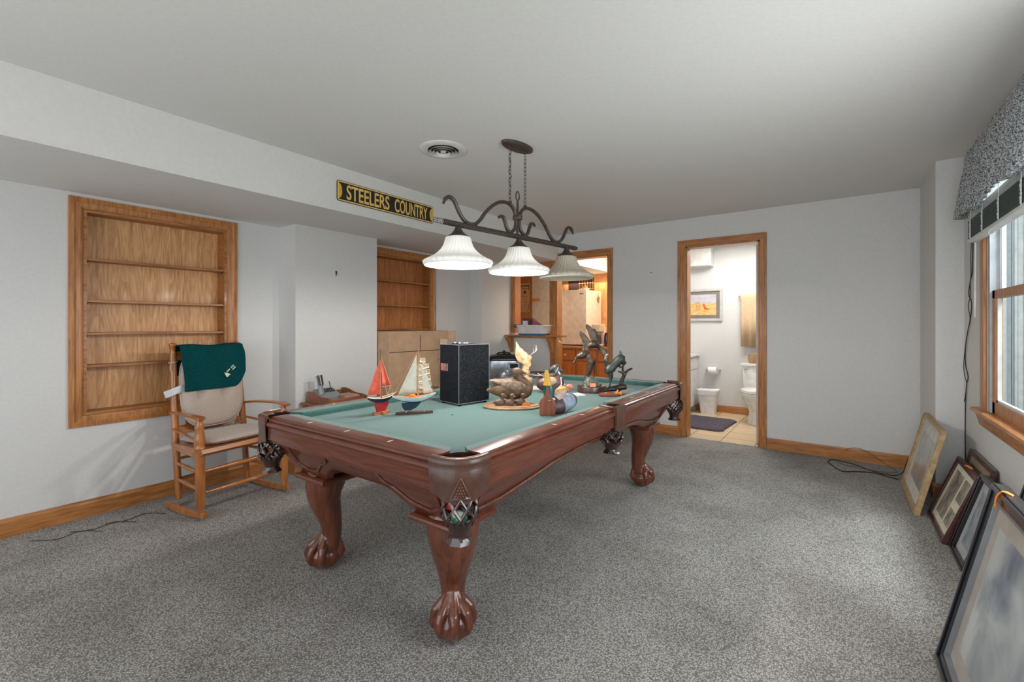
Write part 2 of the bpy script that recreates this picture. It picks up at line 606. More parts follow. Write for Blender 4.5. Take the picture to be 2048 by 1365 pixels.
# right wall with window, chase in the corner
WN = (2.75, 3.85, 0.74, 2.12)
RW = (-0.95, 0.55, 0.74, 2.12)      # window beside the camera, out of view
MW = (0.95, 2.45, 0.74, 2.12)  # made-up opening out of view, added to go with the middle fill
b = MB()
b.box(XR, YB, 0, XR + T, RW[0], ZC)
b.box(XR, RW[0], 0, XR + T, RW[1], RW[2]); b.box(XR, RW[0], RW[3], XR + T, RW[1], ZC)
b.box(XR, RW[1], 0, XR + T, MW[0], ZC)
b.box(XR, MW[0], 0, XR + T, MW[1], MW[2]); b.box(XR, MW[0], MW[3], XR + T, MW[1], ZC)
b.box(XR, MW[1], 0, XR + T, WN[0], ZC)
b.box(XR, WN[0], 0, XR + T, WN[1], WN[2])
b.box(XR, WN[0], WN[3], XR + T, WN[1], ZC)
b.box(XR, WN[1], 0, XR + .045, YF, ZC)
b.box(0.55, 4.47, 0, XR, YF, ZC)
structure(b.build('wall_right', M['wall'], smooth=False))

# wall behind the camera with a wide glazed opening
b = MB()
b.box(XL - T, YB - T, 0, -3.9, YB, ZC); b.box(0.5, YB - T, 0, XR + T, YB, ZC)
b.box(-3.9, YB - T, 2.3, 0.5, YB, ZC)
structure(b.build('wall_back', M['wall'], smooth=False))

# bathroom and kitchen shells
b = MB()
b.box(-4.6, YK, 0, 0.84, YK + T, ZC)
structure(b.build('wall_bathroom', M['wall'], smooth=False))
b = MB()
b.box(-2.26, YF + T, 0, -2.18, YK, ZC)
structure(b.build('wall_partition', M['wall'], smooth=False))
b = MB()
b.box(0.70, YF + T, 0, 0.84, YK, ZC)
b.box(-4.6, YF + T, 0, -4.5, YK, ZC)
structure(b.build('wall_outer', M['wall'], smooth=False))


# baseboards
def bbY(b, x, y0, y1, side, h=0.11, t=0.016):
    b.prism([(x, 0), (x + side * t, 0), (x + side * t, h - 0.022), (x + side * t * 0.55, h - 0.008), (x + side * t * 0.45, h), (x, h)], y0, y1, 'XZ')


def bbX(b, y, x0, x1, side, h=0.11, t=0.016):
    b.prism([(y, 0), (y + side * t, 0), (y + side * t, h - 0.022), (y + side * t * 0.55, h - 0.008), (y + side * t * 0.45, h), (y, h)], x0, x1, 'YZ')


b = MB()
bbY(b, XL, YB, 2.04, 1); bbY(b, XC, 2.04, 2.87, 1); bbY(b, XL, 2.87, 4.59, 1); bbY(b, XC2, 4.59, YF, 1)
bbX(b, 2.04, XL, XC + .016, -1); bbX(b, 4.59, XL, XC2 + .016, -1)
structure(b.build('baseboard_left', M['oakY'], smooth=False))
b = MB()
bbX(b, YF, XC2, -3.165, -1); bbX(b, YF, KD[1] + .06, BD[0] - .085, -1); bbX(b, YF, BD[1] + .065, 0.55, -1)
structure(b.build('baseboard_far', M['oakX'], smooth=False))
b = MB()
bbY(b, 0.55, 4.47, YF, -1); bbX(b, 4.47, 0.534, XR, -1); bbY(b, XR, YB, 4.47, -1)
structure(b.build('baseboard_right', M['oakY'], smooth=False))
b = MB()
bbX(b, YK, -1.75, 0.7, -1, 0.10)
structure(b.build('baseboard_bathroom', M['oakX'], smooth=False))


# doorway trims
def casing(root, x0, x1, z1, w=0.07, wl=None, wr=None):
    wl = wl or w; wr = wr or w
    y = YF
    for nm, (a0, a1, c0, c1, mt) in {'casing_side': (x0 - wl, x0, 0, z1 + w, 'oakZ'), 'casing_jamb_side': (x1, x1 + wr, 0, z1 + w, 'oakZ')}.items():
        q = MB()
        q.box(a0, y - 0.012, c0, a1, y, c1)
        m_ = 0.3 * (a1 - a0)
        if nm == 'casing_side':
            q.box(a0, y - 0.02, c0, a0 + m_, y - 0.012, c1)
        else:
            q.box(a1 - m_, y - 0.02, c0, a1, y - 0.012, c1)
        q.build('casing', M[mt], root, smooth=False, bevel=0.003)
    q = MB()
    q.box(x0 - wl, y - 0.0125, z1, x1 + wr, y, z1 + w)
    q.box(x0 - wl, y - 0.0205, z1 + w * 0.7, x1 + wr, y - 0.012, z1 + w)
    q.build('casing', M['oakX'], root, smooth=False, bevel=0.003)
    q = MB()
    q.box(x0, y, 0, x0 + 0.015, YF + T, z1); q.box(x1 - 0.015, y, 0, x1, YF + T, z1)
    q.box(x0, y, z1 - 0.015, x1, YF + T, z1)
    return q.build('jamb', M['oakZ'], root, smooth=False)


d1 = structroot('door_1')
casing(d1, KD[0], KD[1], KD[2], 0.075, 0.08, 0.06)
d2 = structroot('door_2')
casing(d2, BD[0], BD[1], BD[2], 0.07, 0.085, 0.063)
for z in (0.28, 1.12, 1.86):
    q = MB(); q.box(BD[1] - 0.018, YF + 0.03, z - 0.045, BD[1] - 0.0145, YF + 0.10, z + 0.045)
    q.cyl((BD[1] - 0.02, YF + 0.10, z - 0.05), (BD[1] - 0.02, YF + 0.10, z + 0.05), 0.006, n=8)
    q.build('hinge', plain('dark_brass', (96, 66, 40), 0.4, 0.7), d2)
q = MB(); q.box(BD[1] - 0.05, YF + 0.13, 0.01, BD[1] - 0.01, YF + 0.85, 2.10)
q.build('door_leaf', M['white'], d2, smooth=False, bevel=0.003)

# pass-through trim
tr = structroot('trim_1')
q = MB(); q.box(PX0 - 0.06, YF - 0.012, 2.04, PX1, YF, ZS - 0.001); q.build('casing', M['oakX'], tr, smooth=False)
q = MB(); q.box(PX0 - 0.06, YF - 0.012, 1.14, PX0, YF, 2.04); q.build('casing', M['oakZ'], tr, smooth=False)
q = MB(); q.box(PX0, YF, 1.14, PX0 + 0.006, YF + T, 2.04); q.build('jamb', wood('orange_jamb', (158, 86, 34), (198, 122, 58), 'Z', 5, .35, .3), tr, smooth=False)
q = MB(); q.box(PX1 - 0.002, YF - 0.010, 1.14, PX1 + 0.016, YF + T, 2.12); q.build('jamb', M['oakZ'], tr, smooth=False)

# ------------------------------------------------------------------ window in the right wall
w1 = structroot('window_1')
q = MB()   # casing
for (ya, yb, za, zb) in ((WN[1], WN[1] + .075, WN[2], WN[3] + .07), (WN[0] - .075, WN[0], WN[2], WN[3] + .07), (WN[0], WN[1], WN[3], WN[3] + .07)):
    q.box(XR - 0.018, ya, za, XR, yb, zb)
q.build('window_frame', M['oakZ'], w1, smooth=False, bevel=0.004)
q = MB()   # sill and apron
q.prism([(XR + .03, .715), (XR - .04, .715), (XR - .048, .724), (XR - .044, .738), (XR - .03, .742), (XR + .03, .742)], WN[0] - .12, WN[1] + .17, 'XZ')
q.prism([(XR, .64), (XR - .012, .64), (XR - .016, .66), (XR - .024, .69), (XR - .03, .715), (XR, .715)], WN[0] - .09, WN[1] + .13, 'XZ')
q.build('window_sill', M['oakY'], w1, smooth=False, bevel=0.002)
q = MB()
for (ya, yb, za, zb) in ((WN[1] - .05, WN[1], WN[2], WN[3]), (WN[0], WN[0] + .05, WN[2], WN[3]), (WN[0], WN[1], WN[3] - .04, WN[3])):
    q.box(XR + .002, ya, za, XR + .044, yb, zb)
q.build('track', M['steel'] if 0 else plain('grey_vinyl', (176, 180, 184), 0.5), w1, smooth=False)
q = MB()   # lower sash
za, zb, xa, xb, ya, yb = WN[2], 1.455, XR + .012, XR + .045, WN[0] + .05, WN[1] - .05
q.box(xa, yb - .055, za, xb, yb, zb); q.box(xa, ya, za, xb, ya + .055, zb)
q.box(xa, ya, zb - .05, xb, yb, zb); q.box(xa, ya, za, xb, yb, za + .07)
q.build('sash', M['oakZ'], w1, smooth=False, bevel=0.003)
q = MB()
q.box(xa + .008, yb - .075, za + .07, xb - .008, yb - .055, zb - .05); q.box(xa + .008, ya + .055, za + .07, xb - .008, ya + .075, zb - .05)
q.box(xa + .008, ya + .055, za + .07, xb - .008, yb - .055, za + .085)
q.build('sash_liner', plain('white_vinyl', (214, 216, 218), 0.4), w1, smooth=False)
q = MB(); q.box(XR + .026, ya + .05, za + .06, XR + .030, yb - .05, zb - .04); q.build('pane', M['glass'], w1, smooth=False)
q = MB()   # upper sash
xa, xb, za, zb = XR + .047, XR + .066, 1.41, WN[3] - .04
q.box(xa, yb - .018, za, xb, yb, zb); q.box(xa, ya, za, xb, ya + .04, zb); q.box(xa, ya, za, xb, yb, za + .04); q.box(xa, ya, zb - .04, xb, yb, zb)
q.build('sash', plain('white_sash', (204, 206, 208), 0.4), w1, smooth=False)
q = MB(); q.box(XR + .054, ya + .03, za + .03, XR + .058, yb - .012, zb - .03); q.build('pane', M['glass'], w1, smooth=False)

w2 = structroot('window_2')
q = MB()
q.box(XR + .05, RW[0], RW[2], XR + .09, RW[0] + .05, RW[3]); q.box(XR + .05, RW[1] - .05, RW[2], XR + .09, RW[1], RW[3])
q.box(XR + .05, RW[0], 1.41, XR + .09, RW[1], 1.46)
q.build('sash', M['oakZ'], w2, smooth=False)
w4 = structroot('fill_window')  # sash of the added, unseen window
q = MB()
q.box(XR + .05, MW[0], MW[2], XR + .09, MW[0] + .05, MW[3]); q.box(XR + .05, MW[1] - .05, MW[2], XR + .09, MW[1], MW[3])
q.box(XR + .05, MW[0], 1.41, XR + .09, MW[1], 1.46)
q.build('sash', M['oakZ'], w4, smooth=False)
w3 = structroot('window_3')
q = MB()
for x in (-3.9, -1.72, 0.45):
    q.box(x, YB - .10, 0, x + .05, YB - .04, 2.3)
q.box(-3.9, YB - .10, 2.24, .5, YB - .04, 2.3)
q.build('sash', M['oakZ'], w3, smooth=False)

# outside: white ribbed porch siding, post, grass beyond
q = MB()
for i in range(76):
    y = 2.4 + i * 0.16
    if 8.14 < y < 8.40: continue
    q.box(1.72, y, 0.1, 1.76, y + 0.135, 3.0)
    q.box(1.68, y + .02, 0.1, 1.72, y + .06, 3.0)
# ribbed white panels of the neighbouring porch, square to the window wall, with a slot of garden between them
for xa_, xb_ in ((0.86, 1.215), (1.262, 1.68)):
    q.box(xa_, 6.0, 0.1, xb_, 6.04, 3.0)
    xx = xa_
    while xx < xb_ - .02:
        q.box(xx, 5.975, 0.1, xx + .014, 6.0, 3.0); q.box(xx + .024, 5.99, 0.1, xx + .032, 6.0, 3.0)
        xx += .058
structure(q.build('wall_porch', plain('white_siding', (236, 236, 234), 0.5), smooth=False))
q = MB(); q.box(0.9, -6, -0.12, 12, 24, -0.1)
structure(q.build('floor_outside', noise_mat('lawn', (50, 74, 34), (92, 112, 56), 6, 0.95), smooth=False))
q = MB()
for i in range(60):
    yy = random.uniform(10, 19); q.ell((random.uniform(2.9, 3.8), yy, random.uniform(0.5, 4.0)), .6, .7, .6, 8, 6)
tag(q.build('hedge', noise_mat('hedge_leaves', (42, 60, 30), (98, 112, 60), 12, 0.9, bump=1.0, bscale=30)), 'green hedge seen through the gap in the white siding outside', 'hedge')['kind'] = 'stuff'


# ------------------------------------------------------------------ recessed wall shelves
def niche(y0, y1, z0, z1, shelves, label, mply):
    r = thing('wall_shelf', label, 'shelf', (XL, (y0 + y1) / 2, z0 - .07))
    oz = z0 - .07
    cy = (y0 + y1) / 2
    a, c = y0 - cy, y1 - cy
    e, g = z0 - oz, z1 - oz
    w = 0.072
    q = MB()
    def member(p0, p1, inn0, inn1, ax):
        pass
    # mitred casing with a stepped profile
    prof = [(0.0, 0.0), (0.0, 0.018), (0.35, 0.020), (0.5, 0.013), (0.8, 0.012), (0.95, 0.008), (1.0, 0.0)]
    rings = []
    for t, h in prof:
        o_ = w * (1 - t)
        rings.append([(h, a - o_, e - o_), (h, c + o_, e - o_), (h, c + o_, g + o_), (h, a - o_, g + o_)])
    n = len(rings)
    vs = [p for rr in rings for p in rr]
    fs = []
    for i in range(n - 1):
        for j in range(4):
            k = (j + 1) % 4
            fs.append((i * 4 + j, i * 4 + k, (i + 1) * 4 + k, (i + 1) * 4 + j))
    q.add(vs, fs)
    q.build('casing', M['oakZ'], r, smooth=False)
    q = MB(); D = -0.125
    q.box(D, a, e + .018, 0.002, a + .018, g - .018); q.box(D, c - .018, e + .018, 0.002, c, g - .018)
    q.box(D, a, e, 0.002, c, e + .018); q.box(D, a, g - .018, 0.002, c, g)
    q.build('box_frame', M['shelfY'], r, smooth=False)
    q = MB(); q.box(D - .006, a, e, D, c, g); q.build('back_panel', mply, r, smooth=False)
    for z in shelves:
        q = MB(); q.box(D, a + .019, z - oz - .012, -0.008, c - .019, z - oz + .004)
        s_ = q.build('shelf', M['shelfY'], r, smooth=False, bevel=0.002)
        for yy in (a + .024, c - .024):
            q = MB(); q.cyl((-.03, yy, z - oz - .026), (-.03, yy, z - oz - .012), .004, n=8)
            q.build('shelf_pin', M['dark_groove'], s_)
    return r


niche(*N1, (1.69, 1.415, 1.20, 0.985), 'recessed oak-framed wall shelf with plywood back, behind the rocking chair', M['ply'])
niche(*N2, (1.74, 1.47, 1.205, 0.985), 'recessed reddish wall shelf above and behind the cardboard boxes', M['ply2'])

# ------------------------------------------------------------------ pool table (local origin: centre on floor)
TX, TY = -1.715, 2.41
HX, HY = 0.715, 1.31
table = thing('pool_table', 'carved cherry wood pool table with green cloth and claw feet, room centre', 'pool table', (TX, TY, 0))
# slate bed with cut corners
cx_, cy_, k = HX - .10, HY - .10, .07
poly = [(-cx_ + k, -cy_), (cx_ - k, -cy_), (cx_, -cy_ + k), (cx_, -.06), (cx_ - .05, -.05), (cx_ - .05, .05), (cx_, .06), (cx_, cy_ - k), (cx_ - k, cy_), (-cx_ + k, cy_), (-cx_, cy_ - k),
        (-cx_, .06), (-cx_ + .05, .05), (-cx_ + .05, -.05), (-cx_, -.06), (-cx_, -cy_ + k)]
q = MB(); q.prism(poly, .735, .765, 'XY'); q.build('cloth_bed', M['felt'], table, smooth=False)
q = MB()
for (x, y) in ((0, -HY / 2 + .06),):
    q.lathe([(0.001, .7652), (.009, .7652), (.009, .7657), (.001, .7658)], 14, (x, y, 0))
q.build('spot', M['dark_groove'], table)

RAILP = [(.022, .790), (.020, .800), (.082, .800), (.088, .797), (.091, .790), (.095, .789), (.100, .792), (.105, .789), (.107, .783), (.104, .779),
         (.108, .777), (.114, .776), (.119, .770), (.120, .762), (.117, .755), (.111, .751), (.110, .747), (.110, .692), (.106, .689), (.022, .689)]


def rail_piece(p0, p1, nrm, mat):
    """outer edge of the table runs along p0-p1; profile offset is measured from the inner line outwards"""
    p0, p1, nrm = Vector(p0), Vector(p1), Vector(nrm)
    W = .120
    q = MB()
    r0 = [tuple((p0 + nrm * (o - W)).to_3d() + Vector((0, 0, z))) for o, z in RAILP]
    r1 = [tuple((p1 + nrm * (o - W)).to_3d() + Vector((0, 0, z))) for o, z in RAILP]
    q.loft([r0, r1])
    rail = q.build('rail', mat, table, angle=30)
    # cushion: cloth nose
    q = MB()
    d = (p1 - p0).normalized()
    prof = [(.022, .800), (-.024, .798), (-.030, .794), (-.031, .785), (-.027, .7655), (.022, .7655)]
    e0 = [tuple((p0 + d * (max(0, (.022 - o)) * .8) + nrm * (o - W)).to_3d() + Vector((0, 0, z))) for o, z in prof]
    e1 = [tuple((p1 - d * (max(0, (.022 - o)) * .8) + nrm * (o - W)).to_3d() + Vector((0, 0, z))) for o, z in prof]
    q.loft([e0, e1])
    q.build('cushion', M['felt'], table, smooth=False)
    # inlaid sights
    L = (p1 - p0).length
    for i in (1, 2, 3):
        c = p0 + d * (L * i / 4) + nrm * (.056 - W)
        a_, b_ = nrm * .016, d * .005
        s = MB()
        vs = [(c + a_).to_3d(), (c + b_).to_3d(), (c - a_).to_3d(), (c - b_).to_3d()]
        s.add([tuple(v + Vector((0, 0, .8001))) for v in vs] + [tuple(v + Vector((0, 0, .8010))) for v in vs], [(3, 2, 1, 0), (4, 5, 6, 7), (0, 1, 5, 4), (1, 2, 6, 5), (2, 3, 7, 6), (3, 0, 4, 7)])
        s.build('sight', M['pearl'], table, smooth=False)


cc = .145
rail_piece((-HX + cc, -HY), (HX - cc, -HY), (0, -1), M['mahX'])
rail_piece((-HX + cc, HY), (HX - cc, HY), (0, 1), M['mahX'])
for sx in (-1, 1):
    rail_piece((sx * HX, -HY + cc), (sx * HX, -.062), (sx, 0), M['mahY'])
    rail_piece((sx * HX, .062), (sx * HX, HY - cc), (sx, 0), M['mahY'])


# aprons: slanted panels with an arched lower edge
def bottom_z(s, half):
    t = abs(s) / half
    leg = 1 - .30 / half
    if t > leg:
        return .50
    u = (leg - t) / leg
    if half > 1:
        a = min(1, u / .60)
    else:
        a = min(1, u / .55)
    return .50 + (.095 if half > 1 else .088) * (math.sin(a * PI / 2) ** 1.25)


def inset(z):
    return .055 + (.69 - z) * .58


def apron(axis, sgn, mat):
    half = HX if axis == 'X' else HY
    oth = HY if axis == 'X' else HX
    N = 64
    q = MB()
    rings = []
    for i in range(N + 1):
        s = -1 + 2 * i / N
        zb = bottom_z(s * half, half)
        ring = []
        for z, back in ((.692, 0), (zb + (.692 - zb) * .5, 0), (zb + .006, 0), (zb, .004), (zb, .026), (zb + (.692 - zb) * .5, .026), (.692, .026)):
            off = inset(z) + back
            along = s * (half - off)
            per = sgn * (oth - off)
            ring.append((along, per, z) if axis == 'X' else (per, along, z))
        rings.append(ring)
    q.loft(rings)
    ap = q.build('apron', mat, table, angle=50)
    # two raised mouldings following the lower edge
    def pt(s, z, out=0.004):
        off = inset(z) - out
        return (s, sgn * (oth - off), z) if axis == 'X' else (sgn * (oth - off), s, z)
    for side in (-1, 1):
        q = MB()
        if half < 1:
            path = [(side * .50, .66), (side * .505, .60), (side * .475, .545), (side * .36, .545), (side * .27, .60), (side * .22, .625), (side * .24, .66)] if 0 else \
                   [(side * .52, .665), (side * .50, .565), (side * .43, .535), (side * .33, .55), (side * .26, .60), (side * .20, .622), (side * .17, .665)]
        else:
            path = [(side * 1.11, .665), (side * 1.09, .545), (side * .93, .545), (side * .74, .575), (side * .55, .612), (side * .35, .628), (side * .08, .632), (side * .08, .665)]
        pts = [pt(s, z) for s, z in path]
        fine = []
        for i in range(len(pts)):
            a_, b_ = Vector(pts[i]), Vector(pts[(i + 1) % len(pts)])
            for k_ in range(5):
                fine.append(tuple(a_.lerp(b_, k_ / 5)))
        q.tube(fine, .0065, 6, ring=True)
        q.build('apron_moulding', M['mahZ'], ap)


apron('X', -1, M['mahX']); apron('X', 1, M['mahX']); apron('Y', -1, M['mahY']); apron('Y', 1, M['mahY'])
# thin lower board under the rails
q = MB()
e_ = .035
for (xa, ya, xb, yb) in ((-HX + .12, -HY + e_, HX - .12, -HY + .07), (-HX + .12, HY - .07, HX - .12, HY - e_), (-HX + e_, -HY + .12, -HX + .07, HY - .12), (HX - .07, -HY + .12, HX - e_, HY - .12)):
    q.box(xa, ya, .668, xb, yb, .686)
q.build('rail_support', M['mahY'], table, smooth=False, bevel=.003)


# legs
LX, LY = HX - .285, HY - .265


def leg_parts(x, y, ang):
    r = MB()
    st = [(.495, .015, .095, .108), (.46, .025, .098, .108), (.42, .033, .094, .104), (.38, .034, .085, .096), (.33, .026, .072, .084), (.28, .012, .062, .070),
          (.23, 0, .053, .058), (.18, -.004, .048, .050), (.145, 0, .050, .050), (.115, .018, .062, .060), (.09, .03, .068, .064), (.05, .034, .066, .062), (.02, .034, .050, .048)]
    r.tube([(s[1], 0, s[0]) for s in st], [(s[3], s[2]) for s in st], 22, up=(1, 0, 0))
    r.ell((.034, 0, .064), .080, .074, .064, 28, 16)
    for a in (0, 40, -40, 82, -82):
        ar = math.radians(a)
        dx, dy = math.cos(ar), math.sin(ar)
        pts = []
        for t, rad, z in ((0, .020, .185), (.2, .040, .158), (.4, .062, .138), (.6, .082, .118), (.72, .094, .098), (.82, .097, .076), (.9, .092, .054), (1, .084, .036)):
            sc = 1.0 if abs(a) < 10 else (.97 if abs(a) < 50 else .86)
            pts.append((.018 + dx * rad * sc, dy * rad * sc * .95, z))
        r.tube(pts, [.014, .017, .018, .021, .0175, .0195, .014, .006], 12)
    pts = [(-.02, 0, .15), (-.040, 0, .12), (-.050, 0, .08), (-.045, 0, .045)]
    r.tube(pts, [.015, .02, .020, .010], 8)
    # trim everything below the floor level
    r.v = [(vx, vy, max(vz, 0.001)) for vx, vy, vz in r.v]
    o = r.build('leg', M['mahZ'], table, remesh=.0045, smoothit=3)
    o.location = (x, y, 0); o.rotation_euler = (0, 0, ang)
    return o


first_leg = None
for sx, sy in ((1, -1), (-1, -1), (1, 1), (-1, 1)):
    ang = math.atan2(sy, sx)
    if first_leg is None:
        lg = first_leg = leg_parts(sx * LX, sy * LY, ang)
    else:
        lg = first_leg.copy(); COL.objects.link(lg)
        lg.location = (sx * LX, sy * LY, 0); lg.rotation_euler = (0, 0, ang)
    q = MB()
    x, y = sx * (LX - .0), sy * (LY - .0)
    w = .118
    prof = [(0.80, .462), (.95, .466), (1.06, .474), (1.08, .484), (1.06, .493), (.98, .500), (.8, .503)]
    q.loft([[(x - w * t, y - w * t, z), (x + w * t, y - w * t, z), (x + w * t, y + w * t, z), (x - w * t, y + w * t, z)] for t, z in prof])
    q.build('leg_plate', M['mahX'], table, smooth=False)
    q = MB()
    q.loft([[(x - .09, y - .09, .500), (x + .09, y - .09, .500), (x + .09, y + .09, .500), (x - .09, y + .09, .500)],
            [(x - .09, y - .09, .69), (x + .09, y - .09, .69), (x + .09, y + .09, .69), (x - .09, y + .09, .69)]])
    q.build('corner_block', M['mahX'], table, smooth=False)


# pockets
def basket(parent, x, y, ztop, zbot, r0, r1):
    """leather net: crossing straps over a flared cup"""
    q = MB()
    N = 8
    H = ztop - zbot
    def rad(t):      # t 0 top .. 1 bottom
        return r0 + .010 * math.sin(min(t * 1.4, 1) * PI) if t < .5 else (r0 + (r1 - r0) * ((t - .5) / .35) if t < .85 else r1 + (t - .85) * .09)
    zn = .62
    for kk in range(N):
        for s in (-1, 1):
            pts = []
            for i in range(13):
                t = i / 12 * zn
                a = 2 * PI * (kk / N) + s * (i / 12) * 2 * PI / N * 1.5
                pts.append((x + rad(t) * math.cos(a), y + rad(t) * math.sin(a), ztop - t * H))
            q.tube(pts, [(.0068, .0035)] * 13, 6)
    q.tube([(x + (r0 + .002) * math.cos(a), y + (r0 + .002) * math.sin(a), ztop) for a in [2 * PI * i / 20 for i in range(20)]], .006, 6, ring=True)
    prof = []
    for i in range(9):
        t = .56 + (1 - .56) * i / 8
        prof.append((rad(t) + .002, ztop - t * H))
    prof += [(rad(1) - .004, zbot), (.01, zbot + .012)]
    q.lathe(prof, 24, (x, y, 0), flute=(8, .07, [0] * 5 + [.3, .6, 1, 1, 1, 0]))
    return q.build('basket', M['net'], parent)


def strap_point(i, n, r, x, y, sx, sy, ext):
    pass


for sx, sy in ((1, -1), (-1, -1), (1, 1), (-1, 1)):
    # leather corner apron, swept round the corner
    pl = []
    R_ = .105
    ex, ey = sx * (HX + .004), sy * (HY + .004)
    c0 = (ex - sx * R_, ey - sy * R_)
    path = [(ex - sx * (cc + .005), ey)]
    a0 = PI / 2
    for i in range(9):
        a = PI / 2 * (1 - i / 8)
        path.append((c0[0] + sx * R_ * math.cos(a), c0[1] + sy * R_ * math.sin(a)))
    path.append((ex, ey - sy * (cc + .005)))
    n = len(path)
    cen = Vector((TX * 0 + sx * (HX - .11), sy * (HY - .11)))
    q = MB()
    rings = []
    zs = [.803, .800, .77, .74, .71, .0]
    for i, (px, py) in enumerate(path):
        t = i / (n - 1)
        zb = .652 + .030 * abs(2 * t - 1) ** 2
        inward = (Vector((px, py)) - cen).normalized()
        ring = []
        for z, o_ in ((.788, -.030), (.8045, -.018), (.8075, -.008), (.801, .002), (.785, .003), (.768, -.001), (.764, .001), (.72, -.002), (zb, -.004), (zb, -.009), (.72, -.007), (.77, -.008), (.79, -.014)):
            ring.append((px + inward.x * o_, py + inward.y * o_, z))
        rings.append(ring)
    q.loft(rings)
    cp = q.build('corner_pocket', M['leather'], table, angle=60)
    # pale lip along the pocket mouth and stitched triangle
    q = MB()
    pts = []
    for i, (px, py) in enumerate(path):
        inward = (Vector((px, py)) - cen).normalized()
        pts.append((px - inward.x * .014, py - inward.y * .014, .8065))
    q.tube(pts, .0035, 6)
    q.build('pocket_lip', M['leather_edge'], cp)
    q = MB()
    dg_ = Vector((sx, sy)).normalized(); tg = Vector((-dg_.y, dg_.x))
    ctr = Vector(path[5]) + dg_ * .0005
    def tp(a_, z_):
        # follow the curved leather
        ang = a_ / R_
        base = Vector(c0) + (dg_ * math.cos(ang) + tg * math.sin(ang)) * (R_ + .0005)
        return (base.x, base.y, z_)
    tri = [(-.035, .672), (0, .745), (.035, .672)]
    for (a_, za), (c_, zb) in ((tri[0], tri[1]), (tri[1], tri[2]), (tri[2], tri[0])):
        q.tube([tp(a_ + (c_ - a_) * k_ / 6, za + (zb - za) * k_ / 6) for k_ in range(7)], .0012, 5)
    for row in range(5):
        for j in range(row + 1):
            a_ = (j - row / 2) * .009; z_ = .722 - row * .010
            p = tp(a_, z_)
            q.ell(p, .0026, .0026, .0026, 6, 4)
    q.build('stitching', M['leather_edge'], cp)
    q = MB()
    # dark liner of the hole
    hx, hy = sx * (HX - .075), sy * (HY - .075)
    q.lathe([(.058, .795), (.056, .70), (.05, .66), (.053, .66), (.060, .70), (.062, .795)], 20, (hx, hy, 0), cap=False)
    q.build('pocket_liner', M['net'], cp)
    basket(cp, sx * (HX - .068), sy * (HY - .068), .672, .508, .052, .031)

for sx in (-1, 1):
    q = MB()
    ex = sx * (HX + .004)
    rings = []
    for i in range(7):
        yy = -.062 + .124 * i / 6
        rings.append([(ex + sx * .002 - sx * .03, yy, .790), (ex - sx * .02, yy, .803), (ex, yy, .801), (ex + sx * .003, yy, .78), (ex + sx * .001, yy, .70), (ex - sx * .002, yy, .655 + .02 * abs(i - 3) / 3),
                      (ex - sx * .010, yy, .655 + .02 * abs(i - 3) / 3), (ex - sx * .012, yy, .77)])
    q.loft(rings)
    # curved leather ears around the mouth of the hole
    q.tube([(ex - sx * .012, -.068, .800), (ex - sx * .06, -.066, .801), (ex - sx * .105, -.052, .800)], [.008, .010, .006], 8)
    q.tube([(ex - sx * .012, .068, .800), (ex - sx * .06, .066, .801), (ex - sx * .105, .052, .800)], [.008, .010, .006], 8)
    sp = q.build('side_pocket', M['leather'], table, angle=60)
    q = MB(); q.lathe([(.050, .795), (.048, .70), (.051, .70), (.053, .795)], 20, (sx * (HX - .062), 0, 0), cap=False)
    q.build('pocket_liner', M['net'], sp)
    basket(sp, sx * (HX - .052), 0, .672, .535, .052, .031)


def ball(loc, c, label, stripe=None):
    q = MB(); q.ell((0, 0, 0), .0285, .0285, .0285, 24, 14)
    o = q.build('billiard_ball', plain('ball_' + label.split()[0], c, .08, coat=.8), smooth=True, angle=80)
    if stripe:
        s = MB(); s.lathe([(.0270, -.012), (.0288, -.006), (.0290, 0), (.0288, .006), (.0270, .012)], 24, (0, 0, 0), cap=False)
        s.build('stripe', plain('ball_stripe', stripe, .08, coat=.8), o)
    o.location = loc
    tag(o, label, 'ball', 'balls in the corner pocket')
    return o


bx_, by_ = TX + HX - .068, TY - HY + .068
ball((bx_ - .016, by_ - .020, .645), (186, 24, 34), 'red billiard ball upper in the near corner net pocket')
ball((bx_ + .001, by_ - .004, .588), (206, 222, 206), 'white billiard ball below the red one in the net', (70, 150, 120))
ball((bx_ + .021, by_ + .016, .640), (28, 26, 30), 'black billiard ball beside the red one in the net')

# ------------------------------------------------------------------ billiard light
lamp = thing('island_light', 'wrought iron three-shade billiard light hanging on chains over the pool table', 'pendant light', (-1.735, 2.46, 2.44), math.radians(-8))
ZL = -2.44
q = MB(); q.lathe([(.001, 0), (1, 0), (1.0, -.008), (.96, -.018), (.82, -.024), (.001, -.026)], 32, (0, 0, 0), sx=.062, sy=.138)
q.lathe([(.012, -.024), (.012, -.034), (.006, -.04)], 12, (0, .07, 0)); q.lathe([(.012, -.024), (.012, -.034), (.006, -.04)], 12, (0, -.07, 0))
q.build('canopy', M['iron_brown'], lamp)
for sy in (-1, 1):
    q = MB()
    z = -.045; i = 0
    while z > 2.05 - 2.44:
        L_ = .034
        pts = []
        for k_ in range(12):
            a = 2 * PI * k_ / 12
            w_ = .0085 * math.cos(a); h_ = (L_ / 2 - .003) * math.sin(a)
            h_ = max(-L_ / 2 + .005, min(L_ / 2 - .005, h_ * 1.4))
            pts.append((w_ if i % 2 else 0, sy * .073 + (0 if i % 2 else w_), z - L_ / 2 + h_))
        q.tube(pts, .0021, 6, ring=True, up=(0.3, .2, 1))
        z -= L_ - .008; i += 1
    q.build('chain', M['iron'], lamp)
q = MB()
pts = [(.004 * math.sin(i * 1.9), -.073 + .011 * math.sin(i * 1.3), -.04 - i * .0165) for i in range(23)]
pts += [(0, -.055, -.43), (0, -.035, -.45), (0, -.015, -.47)]
